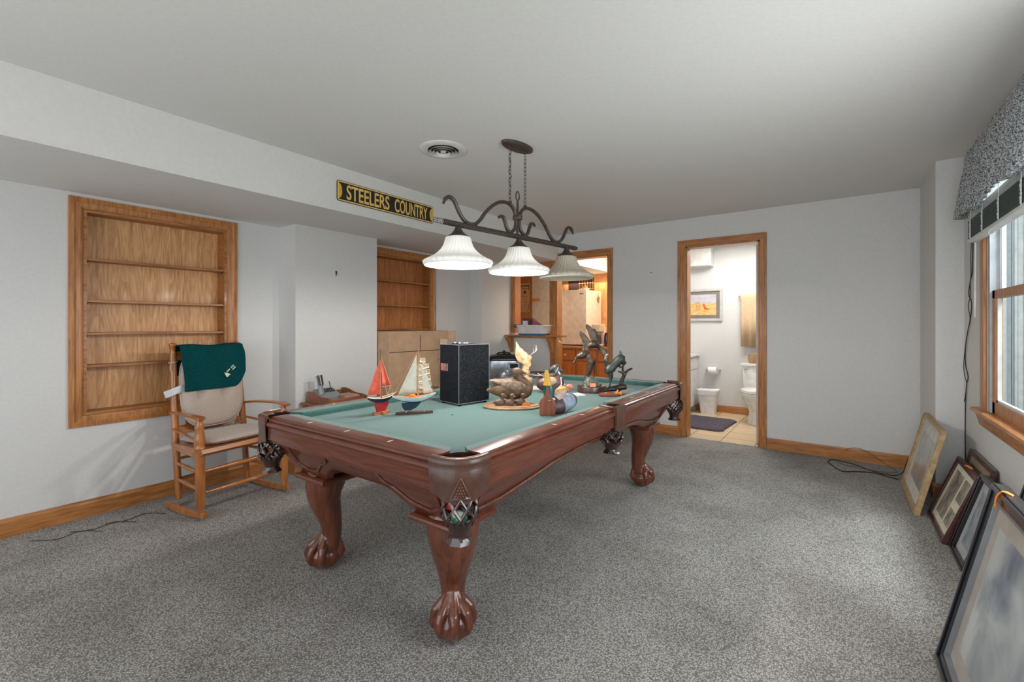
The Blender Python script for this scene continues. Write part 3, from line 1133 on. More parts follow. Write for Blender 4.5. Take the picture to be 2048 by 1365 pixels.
q.tube(pts, .0018, 5); q.build('cord', M['cord'], lamp)


def smooth_path(P, n=6):
    out = []
    P = [Vector(p) for p in P]
    for i in range(len(P) - 1):
        p0 = P[max(i - 1, 0)]; p1 = P[i]; p2 = P[i + 1]; p3 = P[min(i + 2, len(P) - 1)]
        for k_ in range(n):
            t = k_ / n
            out.append(tuple(0.5 * ((2 * p1) + (-p0 + p2) * t + (2 * p0 - 5 * p1 + 4 * p2 - p3) * t * t + (-p0 + 3 * p1 - 3 * p2 + p3) * t ** 3)))
    out.append(tuple(P[-1]))
    return out


arm = [(-.612, 1.940), (-.603, 1.962), (-.585, 1.980), (-.560, 1.985), (-.535, 1.970), (-.512, 1.935), (-.488, 1.898), (-.455, 1.868), (-.415, 1.856), (-.372, 1.862), (-.333, 1.893), (-.29, 1.945),
       (-.235, 1.995), (-.175, 2.030), (-.115, 2.043), (-.065, 2.035), (-.033, 2.005), (-.018, 1.965), (-.016, 1.925), (-.026, 1.888), (-.052, 1.864), (-.082, 1.860), (-.104, 1.880),
       (-.118, 1.915), (-.134, 1.943), (-.158, 1.946), (-.176, 1.934)]
for s in (-1, 1):
    P = smooth_path([(0, s * -a_, z_ + ZL) for a_, z_ in arm], 4)
    nn = len(P)
    rr = [(.0115 if 3 < i < nn - 4 else .009, .0130 if 3 < i < nn - 4 else .006) for i in range(nn)]
    q = MB(); q.tube(P, rr, 8, up=(1, 0, 0))
    q.tube([(0.0, s * .073 + .015 * math.cos(2 * PI * i / 14) * 0 + .0, 2.047 + ZL) if 0 else (.017 * math.cos(2 * PI * i / 14), s * .073, 2.043 + ZL + .017 * math.sin(2 * PI * i / 14)) for i in range(14)], .0022, 6, ring=True, up=(0, 1, 0))
    q.build('scroll_arm', M['iron'], lamp)
q = MB(); q.tube([(0, -.615, 1.838 + ZL), (0, .64, 1.838 + ZL)], .0165, 14)
q.lathe([(.016, -.01), (.019, 0), (.016, .01)], 12, (0, .645, 1.838 + ZL))
q.build('crossbar', M['iron'], lamp)
q = MB()
for i in range(7):
    for k_ in range(5):
        a = 2 * PI * k_ / 5 + i * .5
        q.ell((.009 * math.cos(a), -.622 - i * .009, 1.838 + ZL + .009 * math.sin(a)), .0075, .008, .0075, 8, 6)
q.build('finial', noise_mat('worn_finial', (66, 58, 50), (196, 194, 190), 120, .3, .7), lamp)
q = MB()
q.tube([(0, 0, 1.84 + ZL), (0, 0, 2.03 + ZL), (0, 0, 2.075 + ZL)], [.010, .009, .006], 10)
q.tube([(.0, .016 * math.sin(2 * PI * i / 14) * (1 if 1 else 0), 2.105 + ZL - .030 * math.cos(2 * PI * i / 14)) for i in range(14)], .0045, 8, ring=True, up=(1, 0, 0))
q.build('centre_rod', M['iron'], lamp)
q = MB(); q.lathe([(.030, -.016), (.032, -.008), (.032, .008), (.030, .016)], 8, (0, 0, 1.965 + ZL)); q.build('collar', M['iron'], lamp)
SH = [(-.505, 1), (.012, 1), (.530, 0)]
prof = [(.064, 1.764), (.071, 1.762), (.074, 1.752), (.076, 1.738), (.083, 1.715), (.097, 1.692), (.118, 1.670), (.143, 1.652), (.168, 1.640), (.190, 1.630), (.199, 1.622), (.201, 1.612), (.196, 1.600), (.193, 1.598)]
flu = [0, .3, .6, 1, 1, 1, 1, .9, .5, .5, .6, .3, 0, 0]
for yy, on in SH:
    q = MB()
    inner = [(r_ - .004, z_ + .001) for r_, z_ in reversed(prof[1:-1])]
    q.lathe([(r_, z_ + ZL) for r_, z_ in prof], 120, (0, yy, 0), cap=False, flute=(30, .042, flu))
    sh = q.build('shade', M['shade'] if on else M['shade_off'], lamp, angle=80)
    q = MB(); q.lathe([(.012, 1.835 + ZL), (.016, 1.822 + ZL), (.020, 1.812 + ZL), (.030, 1.795 + ZL), (.045, 1.78 + ZL), (.062, 1.770 + ZL), (.064, 1.762 + ZL), (.05, 1.762 + ZL)], 20, (0, yy, 0))
    q.build('fitter', M['iron'], lamp)
    q = MB(); q.ell((0, yy, 1.665 + ZL), .030, .030, .036, 16, 10); q.lathe([(.013, 1.69 + ZL), (.014, 1.765 + ZL)], 12, (0, yy, 0))
    bm_ = plain('lit_bulb', (255, 246, 232), .3, emit=5.0) if on else plain('dark_bulb', (214, 210, 200), .3)
    q.build('bulb', bm_, lamp)
    if on:
        l = bpy.data.lights.new('bulb_light', 'POINT'); l.energy = 31; l.color = (1.0, .96, .91); l.shadow_soft_size = .035
        lo = bpy.data.objects.new('bulb_light', l); COL.objects.link(lo); lo.parent = lamp; lo.location = (0, yy, 1.612 + ZL)

# ------------------------------------------------------------------ ceiling vent and sign
v = thing('ceiling_vent', 'round white ceiling air vent with concentric rings beside the billiard light', 'vent', (-2.18, 2.22, ZC))
q = MB(); q.lathe([(.158, 0), (.158, -.004), (.150, -.009), (.118, -.013), (.104, -.010), (.100, 0)], 40, (0, 0, 0), cap=False); q.build('flange', M['white'], v)
for i, r_ in enumerate((.082, .060, .038)):
    q = MB(); q.lathe([(r_ + .014, -.020 + i * .001), (r_, -.008), (r_ - .002, -.008), (r_ + .012, -.0215 + i * .001)], 32, (0, 0, -.004 * i), cap=False); q.build('ring', M['white'], v)
q = MB(); q.lathe([(.001, -.022), (.018, -.021), (.020, -.014), (.001, -.012)], 20); q.build('hub', M['white'], v)
q = MB(); q.lathe([(.001, -.0005), (.104, -.0005), (.104, -.002), (.001, -.002)], 32); q.build('duct_mouth_shade', plain('duct_shade', (40, 38, 36), .8), v)  # flat dark disc, the shade inside the vent put into colour

sg = thing('wall_sign', 'long black and yellow metal street sign on the white soffit', 'sign', (XS, 2.475, 2.262))
L_, H_ = .985, .156


def rrect(w, h, r, n=5):
    out = []
    for cx0, cy0, a0 in ((w / 2 - r, h / 2 - r, 0), (-w / 2 + r, h / 2 - r, PI / 2), (-w / 2 + r, -h / 2 + r, PI), (w / 2 - r, -h / 2 + r, 1.5 * PI)):
        for i in range(n + 1):
            a = a0 + PI / 2 * i / n
            out.append((cx0 + r * math.cos(a), cy0 + r * math.sin(a)))
    return out


yel = plain('sign_yellow', (236, 196, 112), .4)
blk = plain('sign_black', (34, 34, 32), .4)
q = MB(); q.prism(rrect(L_, H_, .018), .002, .006, 'YZ'); q.build('plate', blk, sg, smooth=False)
q = MB()
o1, o2 = rrect(L_ - .008, H_ - .008, .016), rrect(L_ - .026, H_ - .026, .010)
n = len(o1)
vs = [(.0065, a, c) for a, c in o1] + [(.0065, a, c) for a, c in o2] + [(.008, a, c) for a, c in o1] + [(.008, a, c) for a, c in o2]
fs = []
for i in range(n):
    j = (i + 1) % n
    fs += [(2 * n + i, 2 * n + j, 3 * n + j, 3 * n + i), (i, n + i, n + j, j), (i, j, 2 * n + j, 2 * n + i), (n + i, 3 * n + i, 3 * n + j, n + j)]
q.add(vs, fs); q.build('border', yel, sg, smooth=False)
text_mesh('lettering', 'STEELERS', .136, .0008, yel, sg, (.0072, -.2095, 0), (PI / 2, 0, PI / 2), 1, bold=.0022, fit=(.403, .112))
text_mesh('lettering', 'COUNTRY', .136, .0008, yel, sg, (.0072, .235, 0), (PI / 2, 0, PI / 2), 1, bold=.0022, fit=(.372, .112))
for s in (-1, 1):
    q = MB()
    pts = [(s * (L_ / 2 - .012), -.058)] + [(s * (L_ / 2 - .014 - .030 * math.cos(a)), .058 * math.sin(a)) for a in [-PI / 2 + PI * i / 10 for i in range(11)]] + [(s * (L_ / 2 - .012), .058)]
    q.prism(pts, .0062, .0072, 'YZ'); q.build('emblem', plain('emblem_yellow', (224, 176, 38), .4) , sg, smooth=False)
    q = MB(); q.lathe([(.001, 0), (.005, 0), (.004, .002), (.001, .0022)], 10); o_ = q.build('screw', M['silver'], sg)
    o_.rotation_euler = (0, PI / 2, 0); o_.location = (.0072, s * (L_ / 2 - .026), 0)

for i, (x, y, z, lb) in enumerate(((XC + .001, 2.42, 1.725, 'small dark wall hook on the blank white chase beside the wall shelf'), (-1.80, YF - .001, 1.86, 'tiny dark nail in the far wall between the two doorways'))):
    q = MB()
    if i == 0:
        q.box(0, -.006, -.004, .004, .006, .022); q.tube([(.004, 0, .015), (.014, 0, .006), (.014, 0, -.008), (.006, 0, -.014)], .0025, 6)
        q.box(0, -.005, -.022, .004, .005, -.010)
    else:
        q.tube([(0, 0, 0), (.002, -.016, .004)], .003, 6); q.ell((.002, -.016, .004), .005, .003, .005, 8, 5)
    o = q.build('wall_hook', M['cord']); o.location = (x, y, z); tag(o, lb, 'hook')


def px_to_m(u0, v0, s):  # sculpture outlines below are given in image pixels
    """image pixel coordinates of a sculpture to metres, scaled by its depth"""
    return lambda u, v, y=0.0: ((u - u0) * s, y, (v0 - v) * s)


def organic(q, name, mat, root, vox=.004, it=3):
    return q.build(name, mat, root, remesh=vox, smoothit=it)


def slip(name, pts_box, mat, root):
    q = MB(); q.box(*pts_box); return q.build(name, mat, root, smooth=False, bevel=.001)


# ------------------------------------------------------------------ things on the pool table
BED = .7653
# black case with silver piping
c = thing('black_case', 'tall black vinyl-covered box with white piping standing on the pool table', 'case', (-1.93, 2.155, BED), math.radians(-10))
q = MB(); q.box(-.098, -.12, .012, .098, .12, .368); q.build('body', M['tolex'], c, smooth=False, bevel=.004)
q = MB()
for x in (-.098, .098):
    for y in (-.12, .12):
        q.tube([(x, y, .012), (x, y, .368)], .0016, 6)
for z in (.013, .367):
    q.tube([(-.098, -.12, z), (.098, -.12, z), (.098, .12, z), (-.098, .12, z)], .0014, 6, ring=True)
q.build('piping', plain('pale_piping', (140, 142, 146), .5), c)
for x in (-.08, .08):
    for y in (-.10, .10):
        q = MB(); q.lathe([(.010, 0), (.012, .004), (.012, .013)], 12, (x, y, 0)); q.build('foot', M['blackplastic'], c)
q = MB(); q.box(-.082, -.124, .205, -.012, -.1195, .250); lk = q.build('latch_plate', noise_mat('copper_label', (188, 96, 84), (226, 150, 136), 60, .4, .3), c, smooth=False, bevel=.001)
q = MB(); q.box(-.030, -.128, .208, -.014, -.124, .250); q.ell((-.034, -.126, .238), .012, .004, .010, 10, 6); q.build('latch_clip', M['silver'], lk)
q = MB()
for i in range(9):
    q.ell((-.06 + i * .016, -.04 + .018 * math.sin(i * 2.1), .374), .013, .011, .009, 8, 6)
q.tube([(-.065, -.03, .372), (0, -.05, .377), (.07, -.03, .372)], .006, 6)
tag(q.build('metal_ornament', M['silver']), 'small bright silver metal ornament lying on top of the black case', 'ornament').location = (0, 0, 0)
orn = COL.objects['metal_ornament']; orn.location = (-1.93, 2.155, BED); orn.rotation_euler = (0, 0, math.radians(-10))


def hull(q, L, B, H, mi_top=0, mi_low=1, sheer=.012, n=22, keel=True):
    """boat hull along x, deck at z=H"""
    rings = []
    for i in range(n + 1):
        t = i / n
        x = (t - .5) * L
        w = B / 2 * (math.sin(PI * min(1, max(0, .06 + t * .90))) ** .7)
        w = max(w, .0015)
        zt = H + sheer * (2 * t - 1) ** 2 * (1.6 if t > .5 else .8)
        d = H * .62 * math.sin(PI * (0.08 + .84 * t)) ** .8
        ring = []
        for k_ in range(13):
            a = PI * k_ / 12
            ring.append((x, -w * math.cos(a), zt - d * math.sin(a) ** .8))
        rings.append(ring)
    return rings


def boat(name, label, loc, rz, L, B, zdeck, c_top, c_low, band, keel_poly, stand, deckc, group='model sailing boats on the pool table'):
    r = thing(name, label, 'model boat', loc, rz, group)
    rings = hull(None, L, B, .05)
    q = MB()
    vs = [(x, y, z - .05 + zdeck) for rr in rings for x, y, z in rr]
    n = 13
    for i in range(len(rings) - 1):
        for j in range(n - 1):
            q.add([vs[i * n + j], vs[(i + 1) * n + j], vs[(i + 1) * n + j + 1], vs[i * n + j + 1]], [(0, 1, 2, 3)], 0 if j in (0, 1, 2, 9, 10, 11) else 1)
    # weld
    h = q.build('hull', [c_top, c_low], r, angle=70)
    bm = bmesh.new(); bm.from_mesh(h.data); bmesh.ops.remove_doubles(bm, verts=bm.verts, dist=.0001)
    bmesh.ops.recalc_face_normals(bm, faces=bm.faces); bm.to_mesh(h.data); bm.free()
    q = MB()
    top = [(rings[i][0][0], rings[i][0][1] * .97, rings[i][0][2] - .053 + zdeck) for i in range(len(rings))] + [(rings[i][12][0], rings[i][12][1] * .97, rings[i][12][2] - .053 + zdeck) for i in reversed(range(len(rings)))]
    nn = len(rings)
    vs = [(rings[i][0][0], rings[i][0][1], rings[i][0][2] - .052 + zdeck) for i in range(nn)] + [(rings[i][12][0], rings[i][12][1], rings[i][12][2] - .052 + zdeck) for i in range(nn)]
    q.add(vs, [(i, i + 1, nn + i + 1, nn + i) for i in range(nn - 1)])
    q.build('deck', deckc, r, smooth=False)
    if band:
        q = MB()
        for s in (0, 12):
            pts = [(rings[i][s][0], rings[i][s][1] * 1.02, rings[i][s][2] - .05 + zdeck) for i in range(nn)]
            q.tube(pts, .0018, 5)
        q.build('gunwale', band, r)
    if keel_poly:
        q = MB(); q.prism(keel_poly, -.005, .005, 'XZ'); q.build('keel', c_low, r, smooth=False, bevel=.003)
    for st in stand:
        q = MB(); st(q); q.build('stand', M['standwood'], r, smooth=False, bevel=.001)
    return r


def sail(root, name, pts, mat, belly=.012, mid=(0, 1, 0)):
    """triangular or four-cornered cloth with belly and thickness"""
    P = [Vector(p) for p in pts]
    N = 8
    q = MB(); grid = []
    for i in range(N + 1):
        row = []
        for j in range(N + 1):
            a, c_ = i / N, j / N
            if len(P) == 3:
                p = P[0].lerp(P[1], a).lerp(P[2], 0) if 0 else (P[0] * (1 - a) + (P[1] * (1 - c_) + P[2] * c_) * a)
            else:
                p = (P[0] * (1 - c_) + P[1] * c_) * (1 - a) + (P[3] * (1 - c_) + P[2] * c_) * a
            p = p + Vector(mid) * (belly * math.sin(PI * a) * math.sin(PI * max(.02, min(.98, c_))) if len(P) == 4 else belly * math.sin(PI * c_) * a)
            row.append(tuple(p))
        grid.append(row)
    vs = [p for r_ in grid for p in r_]
    q.add(vs, [(i * (N + 1) + j, i * (N + 1) + j + 1, (i + 1) * (N + 1) + j + 1, (i + 1) * (N + 1) + j) for i in range(N) for j in range(N)])
    return q.build(name, mat, root, solid=.0012)


M['standwood'] = wood('boat_stand_wood', (150, 84, 48), (196, 128, 84), 'X', 6, .4, .2)
M['standdark'] = wood('dark_stand_wood', (58, 38, 34), (92, 64, 56), 'X', 6, .3, .3)
M['mast'] = wood('mast_wood', (158, 108, 62), (196, 146, 96), 'Z', 6, .4, .2)
navy = plain('hull_navy', (24, 36, 66), .25, coat=.4); redh = plain('hull_red', (176, 34, 40), .3, coat=.4)
pale = plain('hull_pale_blue', (176, 198, 206), .3, coat=.3); dkb = plain('hull_dark_blue', (22, 42, 62), .3, coat=.3)
deck = wood('boat_deck', (150, 110, 76), (200, 164, 124), 'X', 6, .4, .1)
redsail = noise_mat('red_sail_cloth', (204, 82, 62), (224, 106, 82), 60, .9)
whitesail = noise_mat('white_sail_cloth', (206, 200, 184), (222, 216, 200), 40, .9)
rope = plain('rigging_rope', (206, 160, 132), .8)

# red-sailed boat, seen from the stern quarter
rb = boat('model_boat', 'model sailing boat with orange-red sails and a dark blue and red hull', (-2.04, 1.60, BED), YAW + math.radians(50), .165, .050, .090, navy, redh,
          M['pearl'], [(-.045, .062), (.050, .066), (.028, .020), (.005, .014), (-.030, .016)], [], deck)
q = MB(); q.box(-.050, -.010, 0, .052, .010, .016); q.box(-.008, -.032, 0, .010, .032, .0155); q.build('stand', M['standwood'], rb, smooth=False, bevel=.001)
q = MB(); q.tube([(0, 0, .085), (-.004, 0, .25), (-.008, 0, .355)], [.0026, .0022, .0012], 8); q.build('mast', M['cord'], rb)
sail(rb, 'sail', [(-.008, 0, .305), (-.004, 0, .108), (-.080, .01, .112)], redsail, .010)
sail(rb, 'sail', [(-.004, 0, .312), (.006, 0, .150), (.070, .012, .152)], redsail, .012)
q = MB()
for a_, c_ in (((-.006, 0, .32), (.08, 0, .10)), ((-.006, 0, .30), (.02, .024, .092)), ((-.006, 0, .30), (-.02, -.024, .092)), ((-.006, 0, .26), (.03, -.02, .09)), ((.07, .012, .152), (.03, 0, .09)), ((-.004, 0, .15), (.072, .012, .15))):
    q.tube([a_, c_], .0011, 5)
q.tube([(.07, 0, .100), (.105, 0, .112)], .0018, 6)
q.build('rigging', rope, rb)

wb = boat('model_boat', 'model sloop with two white sails and a pale blue hull', (-1.905, 1.715, BED), YAW + math.radians(18), .235, .062, .092, pale, dkb,
          whitesail, [(-.070, .062), (.040, .064), (.010, .034), (-.020, .020), (-.052, .020), (-.064, .038)], [], deck)
q = MB(); q.prism([(-.100, -.006), (-.082, -.020), (.100, -.016), (.100, .016), (-.082, .020), (-.100, .006)], 0, .012, 'XY')
st_ = q.build('stand', M['standdark'], wb, smooth=False, bevel=.001)
for a_, b_ in ((.055, .058), (-.045, .03)):
    q = MB(); q.cyl((a_, 0, .010), (a_, 0, b_), .003, n=8); q.build('stand_rod', M['silver'], wb)
q = MB(); q.tube([(.018, 0, .088), (.018, 0, .25), (.022, 0, .368)], [.0034, .003, .0016], 8); q.tube([(.014, 0, .112), (-.105, 0, .102)], .0022, 6); q.build('mast', M['mast'], wb)
sail(wb, 'sail', [(.012, 0, .325), (.013, 0, .114), (-.088, .0, .106)], whitesail, .014)
sail(wb, 'sail', [(.036, 0, .275), (.050, 0, .108), (.104, 0, .110)], whitesail, .012)
q = MB()
for a_, c_ in (((.02, 0, .34), (.112, 0, .103)), ((.018, 0, .29), (.02, .028, .092)), ((.018, 0, .29), (.02, -.028, .092)), ((.016, 0, .34), (-.110, 0, .108))):
    q.tube([a_, c_], .0009, 5)
q.build('rigging', rope, wb)
q = MB(); q.ell((-.012, -.012, .100), .020, .012, .012, 10, 6); q.box(-.05, -.018, .094, -.02, .002, .102); q.ell((.004, -.016, .094), .018, .010, .008, 10, 6)
q.build('hang_tag', M['orange_tag'], wb)

# square-rigged ship further back
sb = boat('model_boat', 'square-rigged model ship with stacked cream sails beyond the white-sailed sloop', (-2.19, 2.03, BED), YAW + math.radians(78), .20, .05, .060, M['standwood'], redh,
          rope, [(-.05, .03), (.05, .03), (.045, .016), (-.045, .016)], [], deck)
q = MB(); q.box(-.06, -.018, 0, .06, .018, .014); q.build('stand', M['standdark'], sb, smooth=False)
cream = noise_mat('cream_sail', (214, 204, 182), (236, 228, 208), 30, .9)
for mx_ in (-.045, .015, .062):
    q = MB(); q.tube([(mx_, 0, .055), (mx_, 0, .290 - abs(mx_) * .5)], [.003, .0015], 8); q.build('mast', M['mast'], sb)
    for i in range(5):
        w = .040 - i * .0055
        z1_ = .085 + i * .040; hh = .033 - i * .001
        if z1_ + hh > .285 - abs(mx_) * .5: continue
        sail(sb, 'sail', [(mx_ + .004, -w, z1_ + hh), (mx_ + .004, w, z1_ + hh), (mx_ + .006, w * 1.1, z1_), (mx_ + .006, -w * 1.1, z1_)], cream, .017, (1, 0, 0))

# bronze elk hunter figure half hidden by the black case
t = thing('bronze_statuette', 'dark bronze statuette with antlers on a black base, half hidden behind the black case', 'statue', (-2.19, 2.27, BED), YAW)
q = MB(); q.lathe([(.055, 0), (.058, .004), (.058, .022), (.052, .028), (.01, .028)], 28, sx=1.0, sy=.8); q.build('base', M['bronze_black'], t)
q = MB()
q.tube(smooth_path([(-.030, 0, .035), (-.012, 0, .075), (.000, 0, .110), (-.016, 0, .150), (-.006, 0, .185), (.004, 0, .20)]), [(.014 + .006 * math.sin(i * .5)) for i in range(31)], 10)
q.tube([(-.036, 0, .068), (-.018, .004, .058), (.002, 0, .045)], [.008, .010, .012], 8)
q.ell((.0, 0, .04), .034, .028, .018); q.tube([(.0, 0, .11), (.014, .01, .07), (.022, .01, .035)], [.011, .009, .007], 8)
q.ell((.000, 0, .198), .013, .011, .017); q.tube([(.004, -.004, .205), (.020, -.01, .20), (.026, -.01, .198)], [.009, .006, .004], 8)
organic(q, 'figure', M['bronze_black'], t, .0035)
q = MB()
for s in (-1, 1):
    q.tube(smooth_path([(s * .004, 0, .212), (s * .020 - .008, 0, .232), (s * .030 - .015, 0, .240), (s * .042 - .02, 0, .256)], 4), .0022, 6)
    for a_ in (.016, .026, .034):
        q.tube([(s * a_ - .010, 0, .230 + a_ * .25), (s * a_ - .008, -.004, .248 + a_ * .3)], .0016, 5)
q.build('antlers', M['bronze_black'], t)

# duck with ducklings on an oval base
t = thing('duck_sculpture', 'bronze mother duck with three ducklings on an oval wooden base', 'sculpture', (-1.585, 2.185, BED), YAW)
s_ = .00295; p = px_to_m(1019, 818, s_)
M['palewood'] = wood('pale_oval_wood', (172, 124, 92), (206, 158, 122), 'X', 5, .35, .2)
q = MB(); q.lathe([(.158, 0), (.168, .003), (.170, .010), (.163, .013), (.160, .019), (.150, .022), (.01, .022)], 48, sy=.62); q.build('base', M['palewood'], t)
dy = .025
duckm = noise_mat('brown_bronze_duck', (58, 42, 32), (134, 102, 76), 24, .55, .0, bump=.5, bscale=120, detail=6)
q = MB()
q.tube([p(968, 785, dy), p(982, 784, dy), p(1000, 783, dy), p(1020, 783, dy), p(1040, 785, dy), p(1053, 788, dy), p(1060, 790, dy)],
       [(.008, .006), (.032, .028), (.048, .052), (.054, .062), (.052, .056), (.036, .040), (.012, .014)], 18)
q.tube(smooth_path([p(1047, 785, dy), p(1052, 777, dy), p(1045, 768, dy), p(1034, 760, dy), p(1029, 752, dy)], 4), [.040, .038, .036, .034, .032, .030, .029, .028, .027, .026, .025, .025, .025, .025, .025, .026, .026][:17], 14)
q.ell(p(1030, 748, dy), .034, .026, .028)
q.tube([p(1038, 747, dy), p(1044, 749, dy), p(1049, 750, dy)], [(.016, .014), (.015, .008), (.013, .005)], 10)
organic(q, 'body', duckm, t, .0038)
q = MB()
for sgn in (-1, 1):
    yy = dy + sgn * .036
    q.tube(smooth_path([p(1046, 778, yy), p(1030, 774, yy + sgn * .012), p(1008, 771, yy + sgn * .008), p(990, 767, dy + sgn * .022), p(974, 765, dy + sgn * .012)], 4),
           [(.010 + .018 * math.sin(PI * min(1, (i + 2) / 14)) if i < 12 else .012 - (i - 12) * .002, .010) for i in range(17)], 12, up=(0, 1, 0))
organic(q, 'wings', noise_mat('lighter_feathers', (98, 80, 66), (178, 152, 126), 40, .6, 0, bump=.5, bscale=130), t, .0035)
q = MB()
for a_, b_ in (((990, 772), (976, 779)), ((996, 775), (980, 782)), ((986, 770), (978, 776))):
    q.tube([p(*a_, dy - .02), p(*b_, dy - .018)], [(.006, .003), (.002, .001)], 8)
q.build('tail_feathers', duckm, t)
for i, (u_, v_, yy, rz) in enumerate(((994, 806, -.060, .2), (1013, 806, -.064, -.15), (1034, 804, -.050, .1))):
    q = MB()
    def g(x, y, z): return (x, y, z)
    q.tube([(-.026, 0, .014), (-.012, 0, .016), (.008, 0, .017), (.024, 0, .016), (.030, 0, .014)], [(.006, .006), (.016, .014), (.019, .017), (.015, .015), (.006, .006)], 12)
    q.tube([(.014, 0, .022), (.016, -.002, .036), (.018, -.004, .045)], [.011, .009, .010], 10); q.ell((.019, -.005, .050), .013, .011, .012)
    q.tube([(.026, -.008, .048), (.036, -.012, .046)], [(.006, .004), (.005, .002)], 8)
    o = organic(q, 'duckling', duckm, t, .003, 2)
    x_, _, _z = p(u_, v_)
    o.location = (x_, yy, .022); o.rotation_euler = (0, 0, rz); o.scale = (1.2, 1.2, 1.15)
q = MB(); q.box(.060, -.070, .022, .105, -.052, .034); q.box(.066, -.066, .034, .088, -.056, .042)
q.build('hang_tag', M['orange_tag'], t, smooth=False, bevel=.002)

# mallard decoy leaning on a bookend board
t = thing('duck_decoy', 'painted mallard decoy with upright yellow bill and brown wooden end board', 'decoy', (-1.285, 2.155, BED), YAW)
s_ = .00270; p = px_to_m(1104, 832, s_)
q = MB()
y_ = -.050
bd = [(1076.5, 830), (1076, 806), (1079, 799), (1086, 793), (1088.5, 784), (1090.5, 775), (1094, 775), (1095.5, 784), (1097.5, 793), (1104, 799), (1107.5, 806), (1107.5, 832), (1104, 832), (1079, 832)]
q.prism([(p(a, b_)[0], p(a, b_)[2]) for a, b_ in bd], y_ - .008, y_ + .008, 'XZ'); q.build('end_board', wood('brown_end_board', (104, 54, 34), (138, 78, 50), 'Z', 5, .4, .2), t, smooth=False, bevel=.002)
q = MB()
q.tube([p(1096, 800, -.025), p(1096, 792, -.025), p(1096, 782, -.025), p(1095, 772, -.025)], [(.030, .028), (.029, .028), (.032, .030), (.030, .028)], 18, up=(0, 1, 0))
q.build('head', noise_mat('mallard_green', (8, 54, 52), (20, 86, 82), 30, .4, coat=.3), t)
q = MB(); q.tube([p(1096, 801, -.025), p(1096, 797, -.025)], [(.036, .034), (.032, .030)], 18, up=(0, 1, 0)); q.build('collar', M['tagwhite'], t)
q = MB(); q.tube([p(1093, 772, -.028), p(1093, 766, -.028), p(1092, 756, -.028), p(1091, 747, -.028), p(1091, 742, -.028)], [(.024, .020), (.021, .014), (.015, .009), (.012, .007), (.006, .003)], 14, up=(0, 1, 0))
q.build('bill', plain('bill_yellow', (206, 156, 56), .45), t)
q = MB()
pa = [p(1098, 816, -.030), p(1108, 815, -.012), p(1120, 813, .012), p(1134, 810, .045), p(1146, 808, .080), p(1154, 806, .105)]
ra = [(.034, .038), (.050, .045), (.056, .050), (.054, .048), (.038, .040), (.016, .018)]
q.tube(smooth_path(pa, 4), [tuple(Vector(ra[min(i // 4, 5)]).lerp(Vector(ra[min(i // 4 + 1, 5)]), (i % 4) / 4)) for i in range(21)], 24)
q.m = [0] * len(q.m)
for fi in range(len(q.f)):
    ring = fi // 24
    q.m[fi] = 0 if ring < 7 else (1 if ring < 14 else 2)
q.build('body', [noise_mat('decoy_dark_breast', (58, 44, 46), (92, 72, 72), 40, .5), noise_mat('decoy_blue_grey', (120, 132, 150), (158, 170, 186), 60, .5), noise_mat('decoy_tail_dark', (46, 50, 56), (110, 116, 118), 30, .5)], t, angle=70)
q = MB()
q.tube([p(1110, 800, -.01), p(1120, 789, .0), p(1128, 779, .012)], [(.034, .03), (.032, .026), (.024, .016)], 16, up=(0, 1, 0))
q.build('folded_wing', noise_mat('decoy_pink_feathers', (150, 126, 110), (196, 172, 156), 70, .6, stretch=(1, 1, 4)), t)
q = MB(); q.tube([p(1112, 782, -.012), p(1124, 780, -.010), p(1131, 778, -.006)], [(.010, .006), (.013, .010), (.006, .005)], 10); q.build('hang_tag', plain('amber_tag', (226, 168, 66), .6), t)
q = MB(); q.ell(p(1141, 779, .05), .022, .018, .015); q.tube([p(1129, 772, .01), p(1133, 780, .02), p(1138, 786, .04)], [.004, .006, .006], 8)
q.build('tail_curl', noise_mat('decoy_orange_curl', (176, 92, 76), (222, 160, 136), 70, .5, stretch=(6, 1, 1)), t)

# wood duck decoy behind
t = thing('duck_decoy', 'painted wood duck decoy with crested dark head and buff flank, behind the mallard decoy', 'decoy', (-1.720, 2.800, BED), YAW)
s_ = .00366; p = px_to_m(1110, 776, s_)
q = MB()
q.tube(smooth_path([p(1090, 757, .0), p(1100, 757), p(1112, 757), p(1126, 756), p(1138, 755), p(1144, 755)], 3), [(.030, .022), (.040, .034), (.048, .044), (.052, .050), (.054, .056), (.054, .060), (.054, .064), (.054, .066), (.054, .066), (.054, .066), (.052, .064), (.050, .060), (.044, .050), (.034, .040), (.020, .024), (.010, .012)], 20)
organic(q, 'body', noise_mat('duck_chestnut', (64, 44, 42), (106, 74, 66), 26, .4), t, .004)
q = MB()
q.tube(smooth_path([p(1128, 740, 0), p(1112, 741), p(1095, 742), p(1080, 741), p(1064, 738)], 3), [(.034, .018), (.040, .018), (.044, .016), (.044, .014), (.042, .012), (.040, .010), (.034, .010), (.028, .010), (.022, .008), (.016, .006), (.012, .006), (.009, .005), (.006, .004)], 14)
organic(q, 'back', noise_mat('duck_back_bronze', (62, 58, 56), (104, 96, 90), 26, .35, .1), t, .0035)
q = MB()
for sg_ in (-1, 1):
    q.ell(p(1116, 753, sg_ * -.034), .066, .024, .037, 20, 12)
q.build('flank', noise_mat('duck_buff_flank', (150, 130, 102), (184, 162, 132), 80, .6), t)
q = MB(); q.ell(p(1112, 765, -.036), .036, .018, .014); q.build('belly_patch', plain('duck_belly_patch', (206, 160, 148), .6), t)
q = MB(); q.tube(smooth_path([p(1131, 748), p(1132, 742), p(1131, 735), p(1129, 729)], 3), [.030, .028, .026, .026, .026, .028, .030, .030, .030, .026], 14)
